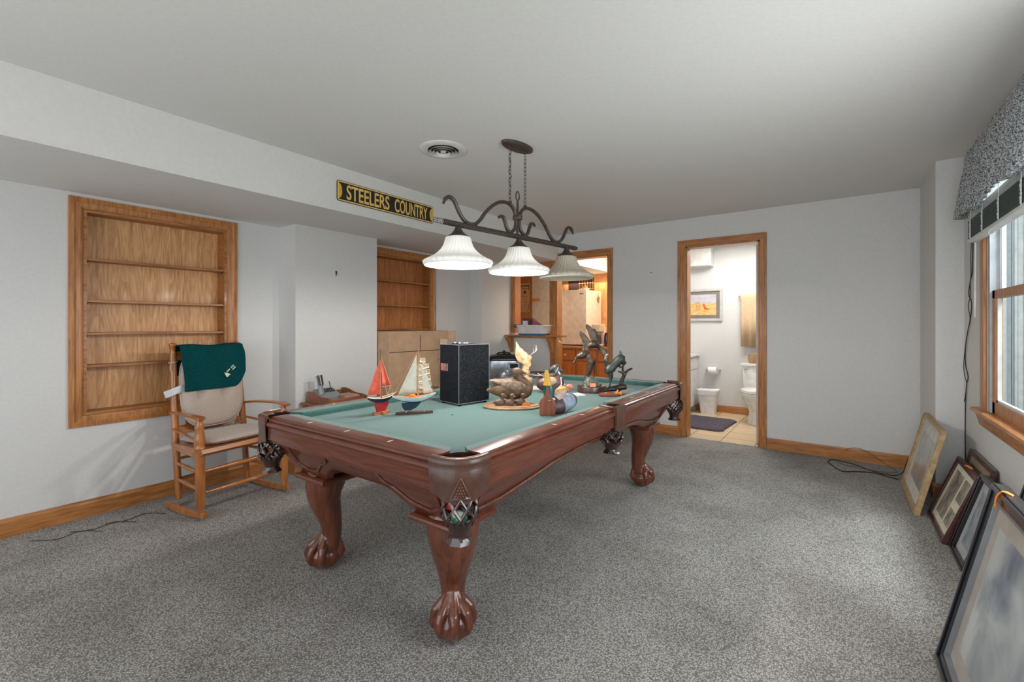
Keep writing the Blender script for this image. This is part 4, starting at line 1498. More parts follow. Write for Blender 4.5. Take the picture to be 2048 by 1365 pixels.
q.ell(p(1129, 727), .033, .026, .028); q.tube([p(1126, 724), p(1118, 731), p(1116, 738)], [.018, .016, .006], 10); q.tube([p(1136, 729, -.01), p(1143, 733, -.012)], [(.014, .011), (.008, .004)], 10)
organic(q, 'head', noise_mat('duck_head_dark', (36, 42, 44), (84, 80, 78), 30, .3, coat=.3), t, .0035)
q = MB(); q.tube([p(1133, 734, -.026), p(1135, 738, -.027), p(1136, 741, -.024)], [.006, .007, .003], 8); q.tube([p(1127, 735, -.028), p(1133, 725, -.026)], [.002, .002], 6); q.tube([p(1137, 744, -.036), p(1138, 756, -.046), p(1136, 764, -.04)], [.004, .005, .003], 8)
q.tube([p(1092, 737, -.02), p(1104, 744, -.034)], [.002, .004], 6)
q.build('white_marking', M['tagwhite'], t)

# papers lying between the figures
for i, (x, y, rz, c_, lb) in enumerate(((-1.84, 3.02, .5, (214, 178, 184), 'pink and white printed sheet lying flat on the green cloth under the wood duck decoy'), (-1.50, 2.80, 1.1, (224, 206, 208), 'folded pale pink sheet beside the round base of the flying geese bronze'))):
    q = MB()
    if i == 0: q.box(-.15, -.10, 0, .15, .10, .003)
    else: q.box(-.07, -.045, 0, .07, .045, .004); q.box(-.06, -.04, .004, .065, .042, .010)
    o = q.build('paper_sheet', noise_mat('printed_pink', c_, (min(255, c_[0] + 22), 226, 224), 40, .8), smooth=False); o.location = (x, y, BED); o.rotation_euler = (0, 0, rz)
    tag(o, lb, 'paper')

# carved wood eagle with antler
t = thing('wood_carving', 'pale carved driftwood bird with an antler tine on a round carved base', 'carving', (-2.03, 2.99, BED), YAW)
s_ = .00400; p = px_to_m(1049, 772, s_)
M['carving'] = noise_mat('pale_carved_wood', (196, 150, 100), (236, 206, 166), 20, .55, bump=.9, bscale=60, detail=5)
q = MB(); q.lathe([(.050, 0), (.054, .006), (.050, .014), (.046, .020), (.046, .040), (.050, .050), (.056, .056), (.056, .064), (.050, .070), (.02, .072)], 30, flute=(12, .03, [0, 0, .5, 1, 1, .5, 0, 0, 0, 0])); q.build('base', M['carving'], t)
q = MB()
q.tube(smooth_path([p(1050, 756), p(1051, 748), p(1048, 740), p(1051, 730), p(1049, 720), p(1046, 712), p(1040, 706), p(1036, 698)], 3),
       [.030, .026, .022, .024, .030, .034, .030, .026, .024, .030, .036, .038, .036, .034, .036, .036, .034, .032, .030, .028, .026, .022], 12)
q.tube(smooth_path([p(1046, 722), p(1040, 714), p(1036, 704), p(1033, 694), p(1029.5, 682)], 3), [(.030, .016), (.036, .018), (.040, .018), (.042, .018), (.042, .018), (.040, .016), (.036, .014), (.030, .012), (.024, .010), (.018, .008), (.012, .006), (.007, .004), (.003, .002)], 12, up=(0, 1, 0))
for i in range(5):
    q.tube([p(1044 + i * 2, 708 + i * 3, -.02), p(1030 + i * 2.6, 706 + i * 3.4, -.018)], [(.008, .005), (.003, .002)], 8, up=(0, 1, 0))
q.ell(p(1056, 716), .024, .02, .026); q.ell(p(1054, 728, -.01), .024, .02, .030)
for i in range(9):
    q.ell(p(1046 + (i * 7) % 14, 726 + i * 3.4, -.024 + .006 * (i % 3)), .011, .009, .009, 8, 6)
organic(q, 'bird_figure', M['carving'], t, .0045, 2)
q = MB(); q.tube(smooth_path([p(1057, 712), p(1063, 706), p(1069, 702), p(1071, 696), p(1069, 689)], 3), [.006, .006, .006, .005, .005, .005, .0045, .004, .004, .0035, .003, .002, .001], 8)
q.tube([p(1065, 705), p(1064, 698), p(1063, 694)], [.004, .003, .001], 6); q.tube([p(1069, 701), p(1068, 694), p(1066, 690)], [.004, .003, .001], 6)
q.build('antler', noise_mat('antler_bone', (96, 84, 76), (214, 206, 198), 30, .5), t)

# bronze geese taking off
t = thing('geese_sculpture', 'dark bronze sculpture of two geese flying up from reeds on a round base', 'sculpture', (-1.475, 3.03, BED), YAW)
s_ = .00365; p = px_to_m(1177, 786, s_)
q = MB(); q.lathe([(.100, 0), (.107, .004), (.107, .040), (.102, .048), (.01, .049)], 40, sy=.8); q.build('base', M['standdark'], t)
bz = M['bronze']
q = MB()
q.loft([[(.085 * f_ * (1 + .12 * math.sin(5 * a)) * math.cos(a) - .01, .06 * f_ * math.sin(a), z_) for a in [2 * PI * i / 24 for i in range(24)]] for f_, z_ in ((1.0, .048), (.9, .060), (.62, .076), (.40, .098), (.22, .112))])
for i in range(16):
    a = 2 * PI * i / 16
    q.tube([(.02 * math.cos(a) - .01, .015 * math.sin(a), .10), (.06 * math.cos(a) - .01, .04 * math.sin(a), .068), (.085 * math.cos(a) - .01, .058 * math.sin(a), .05)], [.005, .005, .003], 6)
organic(q, 'ground_mound', noise_mat('mossy_bronze', (54, 58, 52), (112, 118, 108), 40, .5, .3, bump=.5, bscale=120), t, .0045, 2)
q = MB()
for (a_, b_, c_) in (((1163, 760), (1165, 742), (1172, 722)), ((1168, 758), (1177, 738), (1187, 716)), ((1174, 752), (1181, 735), (1190, 705)), ((1171, 757), (1179, 734), (1185, 724)), ((1182, 757), (1183, 738), (1186, 722))):
    q.tube(smooth_path([p(*a_, .005), p(*b_, .012), p(*c_, .012)], 4), .0035, 6)
q.build('reeds', bz, t)
def wing(q, P, W, th=.007, y=0.0):
    pts = smooth_path([p(a, b_, yy) for a, b_, yy in P], 4)
    n = len(pts)
    rr = []
    for i in range(n):
        f = i / (n - 1) * (len(W) - 1); k_ = min(int(f), len(W) - 2)
        rr.append((W[k_] + (W[k_ + 1] - W[k_]) * (f - k_), th * (1 - .6 * i / n)))
    q.tube(pts, rr, 12, up=(0, 1, 0))
q = MB()   # lower goose
q.tube(smooth_path([p(1146, 716, -.01), p(1153, 714), p(1160, 711), p(1167, 708), p(1172, 706)], 3), [(.012, .012), (.018, .018), (.024, .024), (.028, .026), (.030, .030), (.032, .032), (.032, .032), (.030, .030), (.026, .026), (.022, .020), (.018, .014), (.014, .010), (.008, .006)], 14)
q.tube(smooth_path([p(1153, 713), p(1146, 717, -.006), p(1141, 726, -.010), p(1139, 731, -.012)], 3), [.016, .013, .010, .008, .007, .007, .007, .009, .006, .003], 10)
wing(q, [(1163, 705, 0), (1167, 694, .005), (1165, 683, .010), (1158, 672, .012), (1154, 665, .010)], [.022, .028, .028, .020, .006], .007)
wing(q, [(1168, 712, -.012), (1173, 724, -.020), (1172, 738, -.016), (1166, 754, -.008)], [.020, .024, .018, .008], .008)
organic(q, 'goose', bz, t, .0036, 2)
q = MB()   # upper goose
yb = .012
q.tube(smooth_path([p(1166, 698, yb), p(1174, 693, yb), p(1181, 691, yb), p(1188, 694, yb), p(1193, 699, yb)], 3), [(.008, .008), (.014, .014), (.022, .020), (.027, .024), (.030, .028), (.032, .030), (.033, .030), (.032, .028), (.028, .026), (.024, .022), (.018, .016), (.012, .010), (.006, .005)], 14)
q.tube([p(1170, 695, yb), p(1165, 698, yb)], [.010, .004], 8)
wing(q, [(1184, 688, yb), (1182, 678, yb + .01), (1177, 666, yb + .015), (1170, 656, yb + .015), (1166, 651, yb + .01)], [.026, .030, .026, .018, .005], .007)
wing(q, [(1190, 694, yb), (1198, 703, yb - .008), (1204, 714, yb - .014), (1205, 725, yb - .014), (1203.5, 736, yb - .01)], [.014, .022, .022, .015, .004], .007)
wing(q, [(1183, 660, yb + .03), (1186, 670, yb + .03), (1187, 680, yb + .02)], [.008, .018, .016], .006)
organic(q, 'goose', bz, t, .0036, 2)
slip('hang_tag', (-.028, -.093, .048, .012, -.085, .074), M['peach_tag'], t)

# bronze deer leaping a fallen branch
t = thing('deer_sculpture', 'dark green bronze leaping deer beside a forked branch on a cherry base', 'sculpture', (-1.275, 2.965, BED), YAW)
s_ = .00345; p = px_to_m(1228, 794, s_)
q = MB()
bp_ = [(1196, -.030), (1198, -.055), (1210, -.062), (1230, -.058), (1262, -.020), (1264, .012), (1250, .030), (1222, .032), (1204, .018), (1197, -.005)]
q.prism([(p(u_, 0)[0], y_) for u_, y_ in bp_], 0, .020, 'XY'); q.build('base', wood('cherry_small_base', (110, 48, 36), (158, 82, 62), 'X', 5, .2, .5), t, smooth=False, bevel=.004)
gz = M['bronze_green']
q = MB()
q.tube(smooth_path([p(1247, 722, .0), p(1243, 720), p(1237, 724), p(1229, 731), p(1222, 738), p(1218, 745), p(1219, 750)], 3),
       [.018, .024, .028, .031, .033, .033, .032, .031, .030, .030, .031, .033, .035, .036, .036, .034, .030, .022, .012], 14)
q.tube(smooth_path([p(1218, 738), p(1214, 730, -.006), p(1211, 725, -.012), p(1207, 722, -.016)], 3), [.022, .019, .016, .014, .013, .013, .012, .011, .009, .006], 10)
q.tube([p(1240, 716), p(1241, 709), p(1239.5, 703)], [(.010, .008), (.012, .006), (.003, .002)], 10, up=(0, 1, 0))
q.tube(smooth_path([p(1219, 750, -.012), p(1219, 760, -.014), p(1219, 768, -.014), p(1217, 777, -.014)], 3), [.014, .012, .010, .008, .007, .006, .006, .006, .006, .007], 8)
q.tube(smooth_path([p(1223, 749, .012), p(1225, 757, .012), p(1222, 766, .012), p(1220, 777, .010)], 3), [.014, .012, .010, .008, .007, .006, .006, .006, .006, .007], 8)
q.tube(smooth_path([p(1244, 722, -.010), p(1246, 730, -.010), p(1250, 729, -.008), p(1251, 726, -.006)], 3), [.022, .019, .016, .012, .010, .009, .008, .007, .007, .007], 8)
q.tube(smooth_path([p(1237, 728, .012), p(1240, 737, .012), p(1246, 737, .01), p(1248, 733, .01)], 3), [.018, .015, .011, .008, .007, .007, .006, .006, .006, .006], 8)
organic(q, 'deer', gz, t, .0034, 2)
q = MB()
for sg_, off in ((-1, 0), (1, 3)):
    q.tube(smooth_path([p(1214, 728, -.012), p(1209 + off, 722, -.02 * 1), p(1208 + off, 716, -.012 + sg_ * .012), p(1213 + off, 710.5, -.01 + sg_ * .018)], 4), [.003] * 13, 6)
    for k_ in range(3):
        q.tube([p(1208.5 + off + k_, 720 - k_ * 3.4, -.014 + sg_ * .01), p(1212.5 + off + k_, 717 - k_ * 3, -.012 + sg_ * .012)], [.0025, .001], 5)
q.build('antlers', noise_mat('polished_bronze_tips', (120, 108, 92), (206, 192, 172), 40, .35, .4), t)
q = MB()
q.tube(smooth_path([p(1243, 775, .01), p(1244, 765, .01), p(1248, 756, .008), p(1249, 751, .006)], 3), [.018, .016, .014, .013, .013, .013, .013, .013, .012, .012], 10)
q.tube(smooth_path([p(1249, 752, .006), p(1246, 744, .004), p(1246, 734, 0), p(1250, 727, -.004)], 3), [.012, .010, .009, .008, .008, .008, .007, .006, .006, .006], 8)
q.tube(smooth_path([p(1249, 753, .006), p(1254, 746, .01), p(1260, 742, .012), p(1266, 740, .012)], 3), [.012, .011, .010, .010, .009, .009, .008, .008, .008, .006], 8)
q.tube([p(1247, 750, .006), p(1241, 747, 0), p(1235, 745, -.006)], [.009, .007, .005], 8)
q.tube([p(1212, 782, -.01), p(1228, 780, .0), p(1244, 777, .006), p(1253, 777, .006)], [.014, .020, .022, .018], 12)
for i in range(8):
    q.ell(p(1211 + i * 4.2, 783 - (i % 3) * 2, -.016 + .006 * (i % 4)), .016, .014, .012, 8, 6)
organic(q, 'branch', M['bronze_black'], t, .004, 2)
q = MB(); q.tube([p(1229, 788, -.045), p(1233, 782, -.046), p(1234, 786, -.046)], [.007, .009, .006], 8); q.box(*p(1229, 790, -.050), *p(1240, 785, -.036)); q.build('hang_tag', M['orange_tag'], t)

# ------------------------------------------------------------------ rocking chair
ch = thing('rocking_chair', 'maple wood rocking chair with turned rungs standing before the recessed shelf', 'rocking chair', (-3.575, 1.462, 0), math.radians(7))
cw, cy2 = M['chairwood'], M['chairwoodY']


def turned(q, p0, p1, prof, n=14):
    p0, p1 = Vector(p0), Vector(p1)
    q.tube([tuple(p0.lerp(p1, t_)) for t_, r_ in prof], [r_ for t_, r_ in prof], n)


def rocker_z(x): return .012 + .050 * ((x + .02) / .42) ** 2
for sy in (-1, 1):
    y = sy * .292
    q = MB()
    xs = [-.215 + .47 * i / 18 for i in range(19)]
    q.loft([[(x, y - .014, rocker_z(x) - .012), (x, y + .014, rocker_z(x) - .012), (x, y + .014, rocker_z(x) + .030 - abs(x) * .03), (x, y - .014, rocker_z(x) + .030 - abs(x) * .03)] for x in xs])
    q.build('rocker', cw, ch, smooth=False, bevel=.004)
    q = MB()
    turned(q, (.205, y, .045), (.190, y, .655), [(0, .017), (.05, .021), (.12, .027), (.2, .029), (.35, .028), (.52, .028), (.62, .031), (.66, .029), (.68, .035), (.70, .029), (.73, .033), (.80, .031), (.87, .023), (.90, .029), (.94, .021), (1, .014)])
    q.build('front_post', cw, ch)
    q = MB()
    yb0, yb1 = sy * .238, sy * .222
    turned(q, (-.175, yb0, .045), (-.225, yb0, .46), [(0, .015), (.1, .020), (.5, .022), (1, .023)])
    turned(q, (-.225, yb0, .46), (-.300, yb1, 1.125), [(0, .023), (.1, .024), (.5, .022), (.88, .020), (.93, .016), (.945, .022), (.955, .017), (.97, .024), (.985, .025), (1, .012)])
    q.build('back_post', cw, ch)
    q = MB()
    pl = smooth_path([(-.248, sy * .246, .640), (-.12, sy * .270, .655), (.05, sy * .292, .662), (.18, sy * .300, .660), (.240, sy * .300, .652)], 4)
    q.tube(pl, [((.018 + .016 * min(1, i / 8) if i < 14 else .034 - (i - 14) * .006), .010) for i in range(17)], 12)
    q.build('armrest', cw, ch)
    q = MB()
    for z_, zz in ((.30, .30), (.19, .19)):
        turned(q, (-.195, sy * .248, z_), (.200, y, zz), [(0, .009), (.3, .013), (.5, .015), (.7, .013), (1, .009)], 10)
    turned(q, (-.21, sy * .246, .40), (.197, y, .40), [(0, .012), (.5, .017), (1, .012)], 10)
    turned(q, (-.245, sy * .250, .53), (.195, y, .50), [(0, .008), (.5, .010), (1, .008)], 10)
    q.build('side_rung', cw, ch)
for z_ in (.305, .165):
    q = MB(); turned(q, (.202, -.290, z_), (.202, .290, z_), [(0, .009), (.2, .013), (.36, .016), (.38, .019), (.40, .016), (.5, .015), (.60, .016), (.62, .019), (.64, .016), (.8, .013), (1, .009)]); q.build('front_rung', cy2, ch)
    q = MB(); turned(q, (-.190, -.238, z_ + .02), (-.190, .238, z_ + .02), [(0, .009), (.5, .014), (1, .009)]); q.build('back_rung', cy2, ch)
q = MB()
q.loft([[(-.235, y0_, .408), (.228, y0_ * 1.16, .410), (.252, y0_ * 1.16, .430), (.238, y0_ * 1.16, .456), (-.235, y0_, .436)] for y0_ in (-.262, -.13, 0, .13, .262)])
q.build('seat', cy2, ch, smooth=True, angle=40, bevel=.003)
for z_, zt in ((.485, .545), (1.00, 1.07)):
    x_ = -.225 - .113 * (z_ - .46)
    q = MB()
    q.loft([[(x_ - .012 - .020 * math.cos(f_ * PI / 2), f_ * .225, z_), (x_ + .010 - .020 * math.cos(f_ * PI / 2), f_ * .225, z_), (x_ - .005 - .020 * math.cos(f_ * PI / 2), f_ * .225, zt - .006 * abs(f_)), (x_ - .022 - .020 * math.cos(f_ * PI / 2), f_ * .225, zt - .006 * abs(f_))] for f_ in [-1 + i / 5 for i in range(11)]])
    q.build('back_rail', cy2, ch, smooth=False, bevel=.003)
for i in range(5):
    y = -.14 + .07 * i
    q = MB(); q.loft([[(-.232 - .113 * (z_ - .46) - .018 + d_ * .006, y + e_ * .016, z_) for d_, e_ in ((-1, -1), (1, -1), (1, 1), (-1, 1))] for z_ in (.53, .80, 1.01)]); q.build('back_slat', cw, ch, smooth=False)


def pad(name, label, cat, w, h, th, tufts, corner, mat, loc, rot):
    """cushion in its own xy plane (x: width, y: height) bulging along z"""
    N, Mn = 40, 34
    q = MB(); grid = []
    for side in (1, -1):
        for j in range(Mn + 1):
            for i in range(N + 1):
                a, c_ = -1 + 2 * i / N, -1 + 2 * j / Mn
                # squircle-like outline
                rr = (abs(a) ** corner + abs(c_) ** corner) ** (1 / corner)
                mxx = max(abs(a), abs(c_))
                f_ = mxx / rr if rr > 1e-6 else 1
                x, y = a * f_ * w / 2, c_ * f_ * h / 2
                e = max(0, 1 - mxx ** 5)
                z = th / 2 * e ** .5
                for (tx, ty) in tufts:
                    d2 = (x - tx) ** 2 + (y - ty) ** 2
                    z -= th * .42 * math.exp(-d2 / .0009) + th * .10 * math.exp(-abs(x - tx) / .012) * math.exp(-abs(y - ty) / .07) * e
                grid.append((x, y, side * max(z, 0)))
    S = (N + 1) * (Mn + 1)
    fs = []
    for k_ in range(2):
        for j in range(Mn):
            for i in range(N):
                b0 = k_ * S + j * (N + 1) + i
                f_ = (b0, b0 + 1, b0 + N + 2, b0 + N + 1)
                fs.append(f_ if k_ == 0 else tuple(reversed(f_)))
    q.add(grid, fs)
    o = q.build(name, mat, None, angle=75)
    bm = bmesh.new(); bm.from_mesh(o.data); bmesh.ops.remove_doubles(bm, verts=bm.verts, dist=.0004); bm.to_mesh(o.data); bm.free()
    q = MB()
    ring = []
    for i in range(72):
        a = 2 * PI * i / 72
        ca, sa = math.cos(a), math.sin(a)
        rr = (abs(ca) ** corner + abs(sa) ** corner) ** (-1 / corner)
        ring.append((ca * rr * w / 2, sa * rr * h / 2, 0))
    q.tube(ring, .005, 6, ring=True)
    q.build('piping', mat, o)
    o.matrix_world = Matrix.Translation(ch.location) @ Matrix.Rotation(math.radians(7), 4, 'Z') @ Matrix.Translation(Vector(loc)) @ rot
    return tag(o, label, cat)


seat_rot = Matrix.Rotation(PI / 2, 4, 'Z')
pad('seat_cushion', 'flat beige woven seat cushion lying on the rocking chair seat', 'cushion', .50, .42, .060, [(-.1, .0), (.1, .0)], 5, M['cushion'], (.005, 0, .474), seat_rot @ Matrix.Rotation(math.radians(-2), 4, 'X'))
lean = math.atan2(.113, 1)
back_rot = Matrix.Rotation(PI / 2, 4, 'Z') @ Matrix.Rotation(PI / 2 - lean, 4, 'X') if 0 else Matrix(((0, math.sin(-lean), math.cos(lean), 0), (1, 0, 0, 0), (0, math.cos(lean), math.sin(lean), 0), (0, 0, 0, 1)))
bc = pad('back_cushion', 'beige tufted back cushion hanging on the rocking chair under the green fleece', 'cushion', .43, .56, .075, [(-.09, -.04), (.075, -.04), (-.09, .12), (.075, .12)], 3.2, M['cushion'], (-.212, 0, .795), back_rot)
# ties
for i, (lx, ly, lz) in enumerate(((-.285, -.226, .99), (-.288, .224, 1.03))):
    q = MB(); q.tube([(lx + .024 * math.cos(2 * PI * k_ / 10), ly + .024 * math.sin(2 * PI * k_ / 10), lz + .004 * math.sin(2 * PI * k_ / 10)) for k_ in range(10)], .004, 6, ring=True)
    q.tube(smooth_path([(lx + .02, ly - .015, lz), (lx + .03, ly - .03, lz - .03), (lx + .028, ly - .028, lz - .06)], 3), .0035, 6)
    o = q.build('tie', M['cushion'], bc)
    o.matrix_parent_inverse = bc.matrix_world.inverted()
    o.matrix_world = Matrix.Translation(ch.location) @ Matrix.Rotation(math.radians(7), 4, 'Z')
# fleece draped over the chair back
q = MB()
N = 26; prof2 = []
for s in [i / 30 for i in range(31)]:
    prof2.append(s)
rows = []
for i in range(N + 1):
    f_ = i / N                        # across, 0 = near side post
    y = -.216 + .444 * f_
    low = .785 if f_ < .80 else .785 + .115 * ((f_ - .80) / .20) ** 1.6
    row = []
    top = 1.098 + .006 * math.sin(f_ * 9)
    for k_ in range(22):
        t_ = k_ / 21
        if t_ < .70:
            z = low + (top - low) * (t_ / .70)
            x = -.158 - .113 * (z - .78) + .006 * math.sin(f_ * 14 + z * 9) - (.030 * max(0, (z - 1.03) / .07) ** 2)
        else:
            u_ = (t_ - .70) / .30
            if u_ < .35:
                a = u_ / .35 * PI
                x = -.262 + .056 * math.cos(a) ; z = top + .012 * math.sin(a)
            else:
                z = top - (u_ - .35) / .65 * .22
                x = -.318 - .02 * (1 - (z - top + .22) / .22) + .004 * math.sin(f_ * 12)
        row.append((x, y * (1 + .02 * math.sin(z * 20)), z))
    rows.append(row)
nk = len(rows[0])
q.add([p_ for r_ in rows for p_ in r_], [(i * nk + j, i * nk + j + 1, (i + 1) * nk + j + 1, (i + 1) * nk + j) for i in range(N) for j in range(nk - 1)])
fl = q.build('fleece_blanket', M['fleece'], None, angle=80, solid=.010, subsurf=1)
fl.location = ch.location; fl.rotation_euler = (0, 0, math.radians(7))
tag(fl, 'folded dark green fleece draped over the top of the rocking chair back', 'blanket')
cream2 = plain('fleece_logo', (222, 222, 190), .7)
lg0 = Vector((-.158 - .113 * (.905 - .78) + .014, .100, .905))
q = MB()
def lp(a, b_, d=0.0):   # logo plane: a along width, b up, tilted
    ca, sa = math.cos(.72), math.sin(.72)
    yy, zz = a * ca - b_ * sa, a * sa + b_ * ca
    return (lg0.x - .113 * zz + d, lg0.y + yy, lg0.z + zz)
for poly_ in ([(-.046, -.016), (-.016, -.016), (-.034, .022)], [(-.052, -.014), (-.038, -.010), (-.040, .026)]):
    q.add([lp(a, b_) for a, b_ in poly_] + [lp(a, b_, .0012) for a, b_ in poly_], [(2, 1, 0), (3, 4, 5), (0, 1, 4, 3), (1, 2, 5, 4), (2, 0, 3, 5)])
for row, (a0_, a1_) in enumerate(((-.022, .058), (.018, .052))):
    a = a0_
    k_ = 0
    while a < a1_:
        w_ = .006 if k_ % 3 else .008
        b0 = .010 - row * .018
        if k_ % 5 != 4:
            q.add([lp(a + da, b0 + db, d_) for d_ in (0, .0012) for da, db in ((0, 0), (w_ * .7, 0), (w_ * .7, .011), (0, .011))], [(3, 2, 1, 0), (4, 5, 6, 7), (0, 1, 5, 4), (1, 2, 6, 5), (2, 3, 7, 6), (3, 0, 4, 7)])
        a += w_ + .0015; k_ += 1
q.build('embroidered_logo', cream2, fl, smooth=False)
q = MB()
q.loft([[(-.225 + .0 * i, -.262 - .02 * i, .80 + z_) for z_ in (0, .045)] + [(-.228, -.262 - .02 * i, .845 - .0), (-.228, -.262 - .02 * i, .80)] for i in range(2)])
q = MB(); q.tube(smooth_path([(-.195, -.20, .815), (-.19, -.245, .80), (-.195, -.285, .785), (-.20, -.315, .775)], 3), [(.0012, .024)] * 10, 8, up=(0, 0, 1))
o = q.build('care_tag', M['tagwhite'], bc)
o.matrix_parent_inverse = bc.matrix_world.inverted()
o.matrix_world = Matrix.Translation(ch.location) @ Matrix.Rotation(math.radians(7), 4, 'Z')

# ------------------------------------------------------------------ things along the left wall beyond the table
wd = wood('desk_tray_wood', (106, 62, 40), (156, 100, 70), 'Y', 6, .4, .2)
st = thing('side_table', 'low wooden side table against the white chase holding the phone tray', 'table', (-3.52, 2.29, 0))
q = MB(); q.box(-.19, -.22, .575, .19, .22, .598); q.build('table_top', wd, st, smooth=False, bevel=.003)
for sx in (-1, 1):
    for sy in (-1, 1):
        q = MB(); q.tube([(sx * .165, sy * .19, 0), (sx * .165, sy * .19, .575)], [.012, .018], 10); q.build('leg', wd, st)
t = thing('desk_tray', 'wooden desk tray with scalloped sides on the side table behind the pool table', 'tray', (-3.53, 2.29, .598))
q = MB(); q.box(-.17, -.165, 0, .18, .165, .012); q.box(.165, -.165, 0, .18, .19, .045); q.box(-.17, -.165, 0, -.158, .165, .07); q.build('tray_bottom', wd, t, smooth=False, bevel=.002)
for sy in (-1, 1):
    q = MB()
    prof3 = [(-.17, 0)] + [(-.17 + .35 * i / 14, .085 - .04 * (i / 14) ** 2 + .008 * math.sin(i / 14 * 2.5 * PI)) for i in range(15)] + [(.18, 0)]
    q.prism(prof3, sy * .165 - .006, sy * .165 + .006, 'XZ'); q.build('side_panel', wd, t, smooth=False, bevel=.002)
o = MB(); o.box(-.02, -.01, .012, .14, .14, .05); o.box(-.01, 0, .050, .13, .13, .058); pdm = o.build('notepad', noise_mat('brown_notebook', (150, 116, 98), (176, 140, 118), 30, .7), None, smooth=False)
pdm.location = (-3.53, 2.29, .598); tag(pdm, 'brown covered notebook lying at the front of the wooden desk tray', 'notebook')
t = thing('cordless_phone', 'silver cordless telephone standing in its charging base on the wooden tray', 'telephone', (-3.56, 2.22, .612))
q = MB(); q.loft([[(-.07, y_, 0), (.08, y_, 0), (.08, y_, .035), (-.07, y_, .095)] for y_ in (-.085, .10)]); q.build('charging_base', M['greyplastic'], t, smooth=False, bevel=.004)
q = MB(); q.loft([[(-.055, y_, .091), (.0, y_, .070), (.001, y_, .0715), (-.054, y_, .0925)] for y_ in (-.02, .085)]); q.build('screen', M['blackplastic'], t, smooth=False)
q = MB(); q.tube([(.02, -.055, .055), (-.03, -.055, .21)], [(.024, .014), (.026, .014)], 12, up=(1, 0, 0)); q.build('handset', M['greyplastic'], t, smooth=True)
q = MB(); q.tube([(.010, -.055, .135), (-.016, -.055, .215)], [(.020, .014), (.022, .014)], 12, up=(1, 0, 0)); q.v = [(x + .004, y, z) for x, y, z in q.v]; q.build('display', M['blackplastic'], t)
q = MB(); q.tube([(-.055, .08, .07), (-.075, .07, .15)], [.004, .003], 8); q.build('antenna', M['blackplastic'], t)

# cardboard cartons
t = thing('cardboard_box', 'big brown cardboard box standing below the reddish recessed shelf', 'box', (-3.77, 3.295, 0))
q = MB(); q.box(-.22, -.41, 0, .21, .41, 1.19); q.build('body', M['cardboard'], t, smooth=False, bevel=.004)
q = MB(); q.box(.210, -.41, .980, .2125, .41, .986); q.box(.210, -.01, .986, .2125, -.006, 1.15); q.build('flap_seam', M['dark_groove'], t, smooth=False)
q = MB(); q.box(-.22, -.02, 1.190, .21, .02, 1.1915); q.build('tape', M['paleboard'], t, smooth=False)
t = thing('cardboard_box', 'narrow pale carton standing upright between the big brown box and the corner', 'box', (-3.80, 3.83, 0))
q = MB(); q.box(-.15, -.11, 0, .14, .11, 1.185); q.build('body', M['paleboard'], t, smooth=False, bevel=.003)
q = MB(); q.box(.140, .03, .0, .142, .036, 1.18); q.box(.140, -.02, 1.10, .1415, .06, 1.16); q.build('label_strip', noise_mat('carton_label', (200, 150, 130), (226, 190, 170), 60, .8), t, smooth=False)
o = MB(); o.box(-.012, -.05, 0, .012, .05, 1.10); o = o.build('wood_board', noise_mat('pale_plank', (196, 172, 150), (216, 194, 172), 20, .7, stretch=(8, 8, 1)), None, smooth=False, bevel=.002)
o.location = (-3.53, 3.60, 0); tag(o, 'thin pale plank standing in front of the big cardboard box', 'plank')

# roaster on a low cabinet
t = thing('side_table', 'low plain wooden stand under the slow cooker in the corner', 'table', (-3.27, 4.35, 0))
q = MB(); q.box(-.24, -.28, .57, .24, .28, .598); q.build('table_top', wd, t, smooth=False, bevel=.003)
for sx in (-1, 1):
    for sy in (-1, 1):
        q = MB(); q.box(sx * .21 - .018, sy * .25 - .018, 0, sx * .21 + .018, sy * .25 + .018, .57); q.build('leg', wd, t, smooth=False)
t = thing('slow_cooker', 'stainless steel slow cooker with black lid and control panel in the far corner', 'slow cooker', (-3.29, 4.38, .598), YAW)
q = MB(); q.loft([[(x, y, z) for x, y in rrect(w_, d_, .09)] for w_, d_, z in ((.36, .26, 0), (.40, .30, .02), (.42, .31, .20), (.41, .30, .235))]); q.build('body', M['steel'], t, angle=50)
q = MB(); q.loft([[(x, y, z) for x, y in rrect(w_, d_, .09)] for w_, d_, z in ((.43, .32, .235), (.44, .33, .248), (.42, .31, .270), (.28, .20, .300), (.10, .08, .310))]); q.build('lid', M['blackplastic'], t, angle=50)
q = MB(); q.tube(smooth_path([(-.10, 0, .292), (-.05, -.02, .325), (.05, -.02, .325), (.10, 0, .292)], 4), [(.012, .008)] * 13, 8); q.box(-.015, -.02, .31, .018, .01, .352); q.build('lid_handle', M['blackplastic'], t)
q = MB(); q.box(.05, -.168, .03, .185, -.150, .215); cpn = q.build('control_panel', M['steel'], t, smooth=False, bevel=.004)
q = MB(); q.box(.075, -.171, .150, .165, -.168, .200); q.build('display', M['blackplastic'], cpn, smooth=False)
for z_ in (.115, .075, .045):
    q = MB(); q.box(.078, -.1715, z_ - .010, .162, -.168, z_ + .010); q.build('button_strip', noise_mat('button_strip', (60, 62, 66), (150, 152, 156), 60, .4), cpn, smooth=False, bevel=.002)
q = MB(); q.lathe([(.012, 0), (.012, .008), (.001, .010)], 12); kb = q.build('knob', M['blackplastic'], t); kb.rotation_euler = (PI / 2, 0, 0); kb.location = (.03, -.158, .09)
o = MB(); o.lathe([(.060, 0), (.064, .01), (.064, .09), (.058, .125), (.036, .145), (.004, .150)], 28); o = o.build('metal_canister', M['steel'])
o.location = (-3.13, 4.17, .598); tag(o, 'small rounded steel canister between the black case and the slow cooker', 'canister')

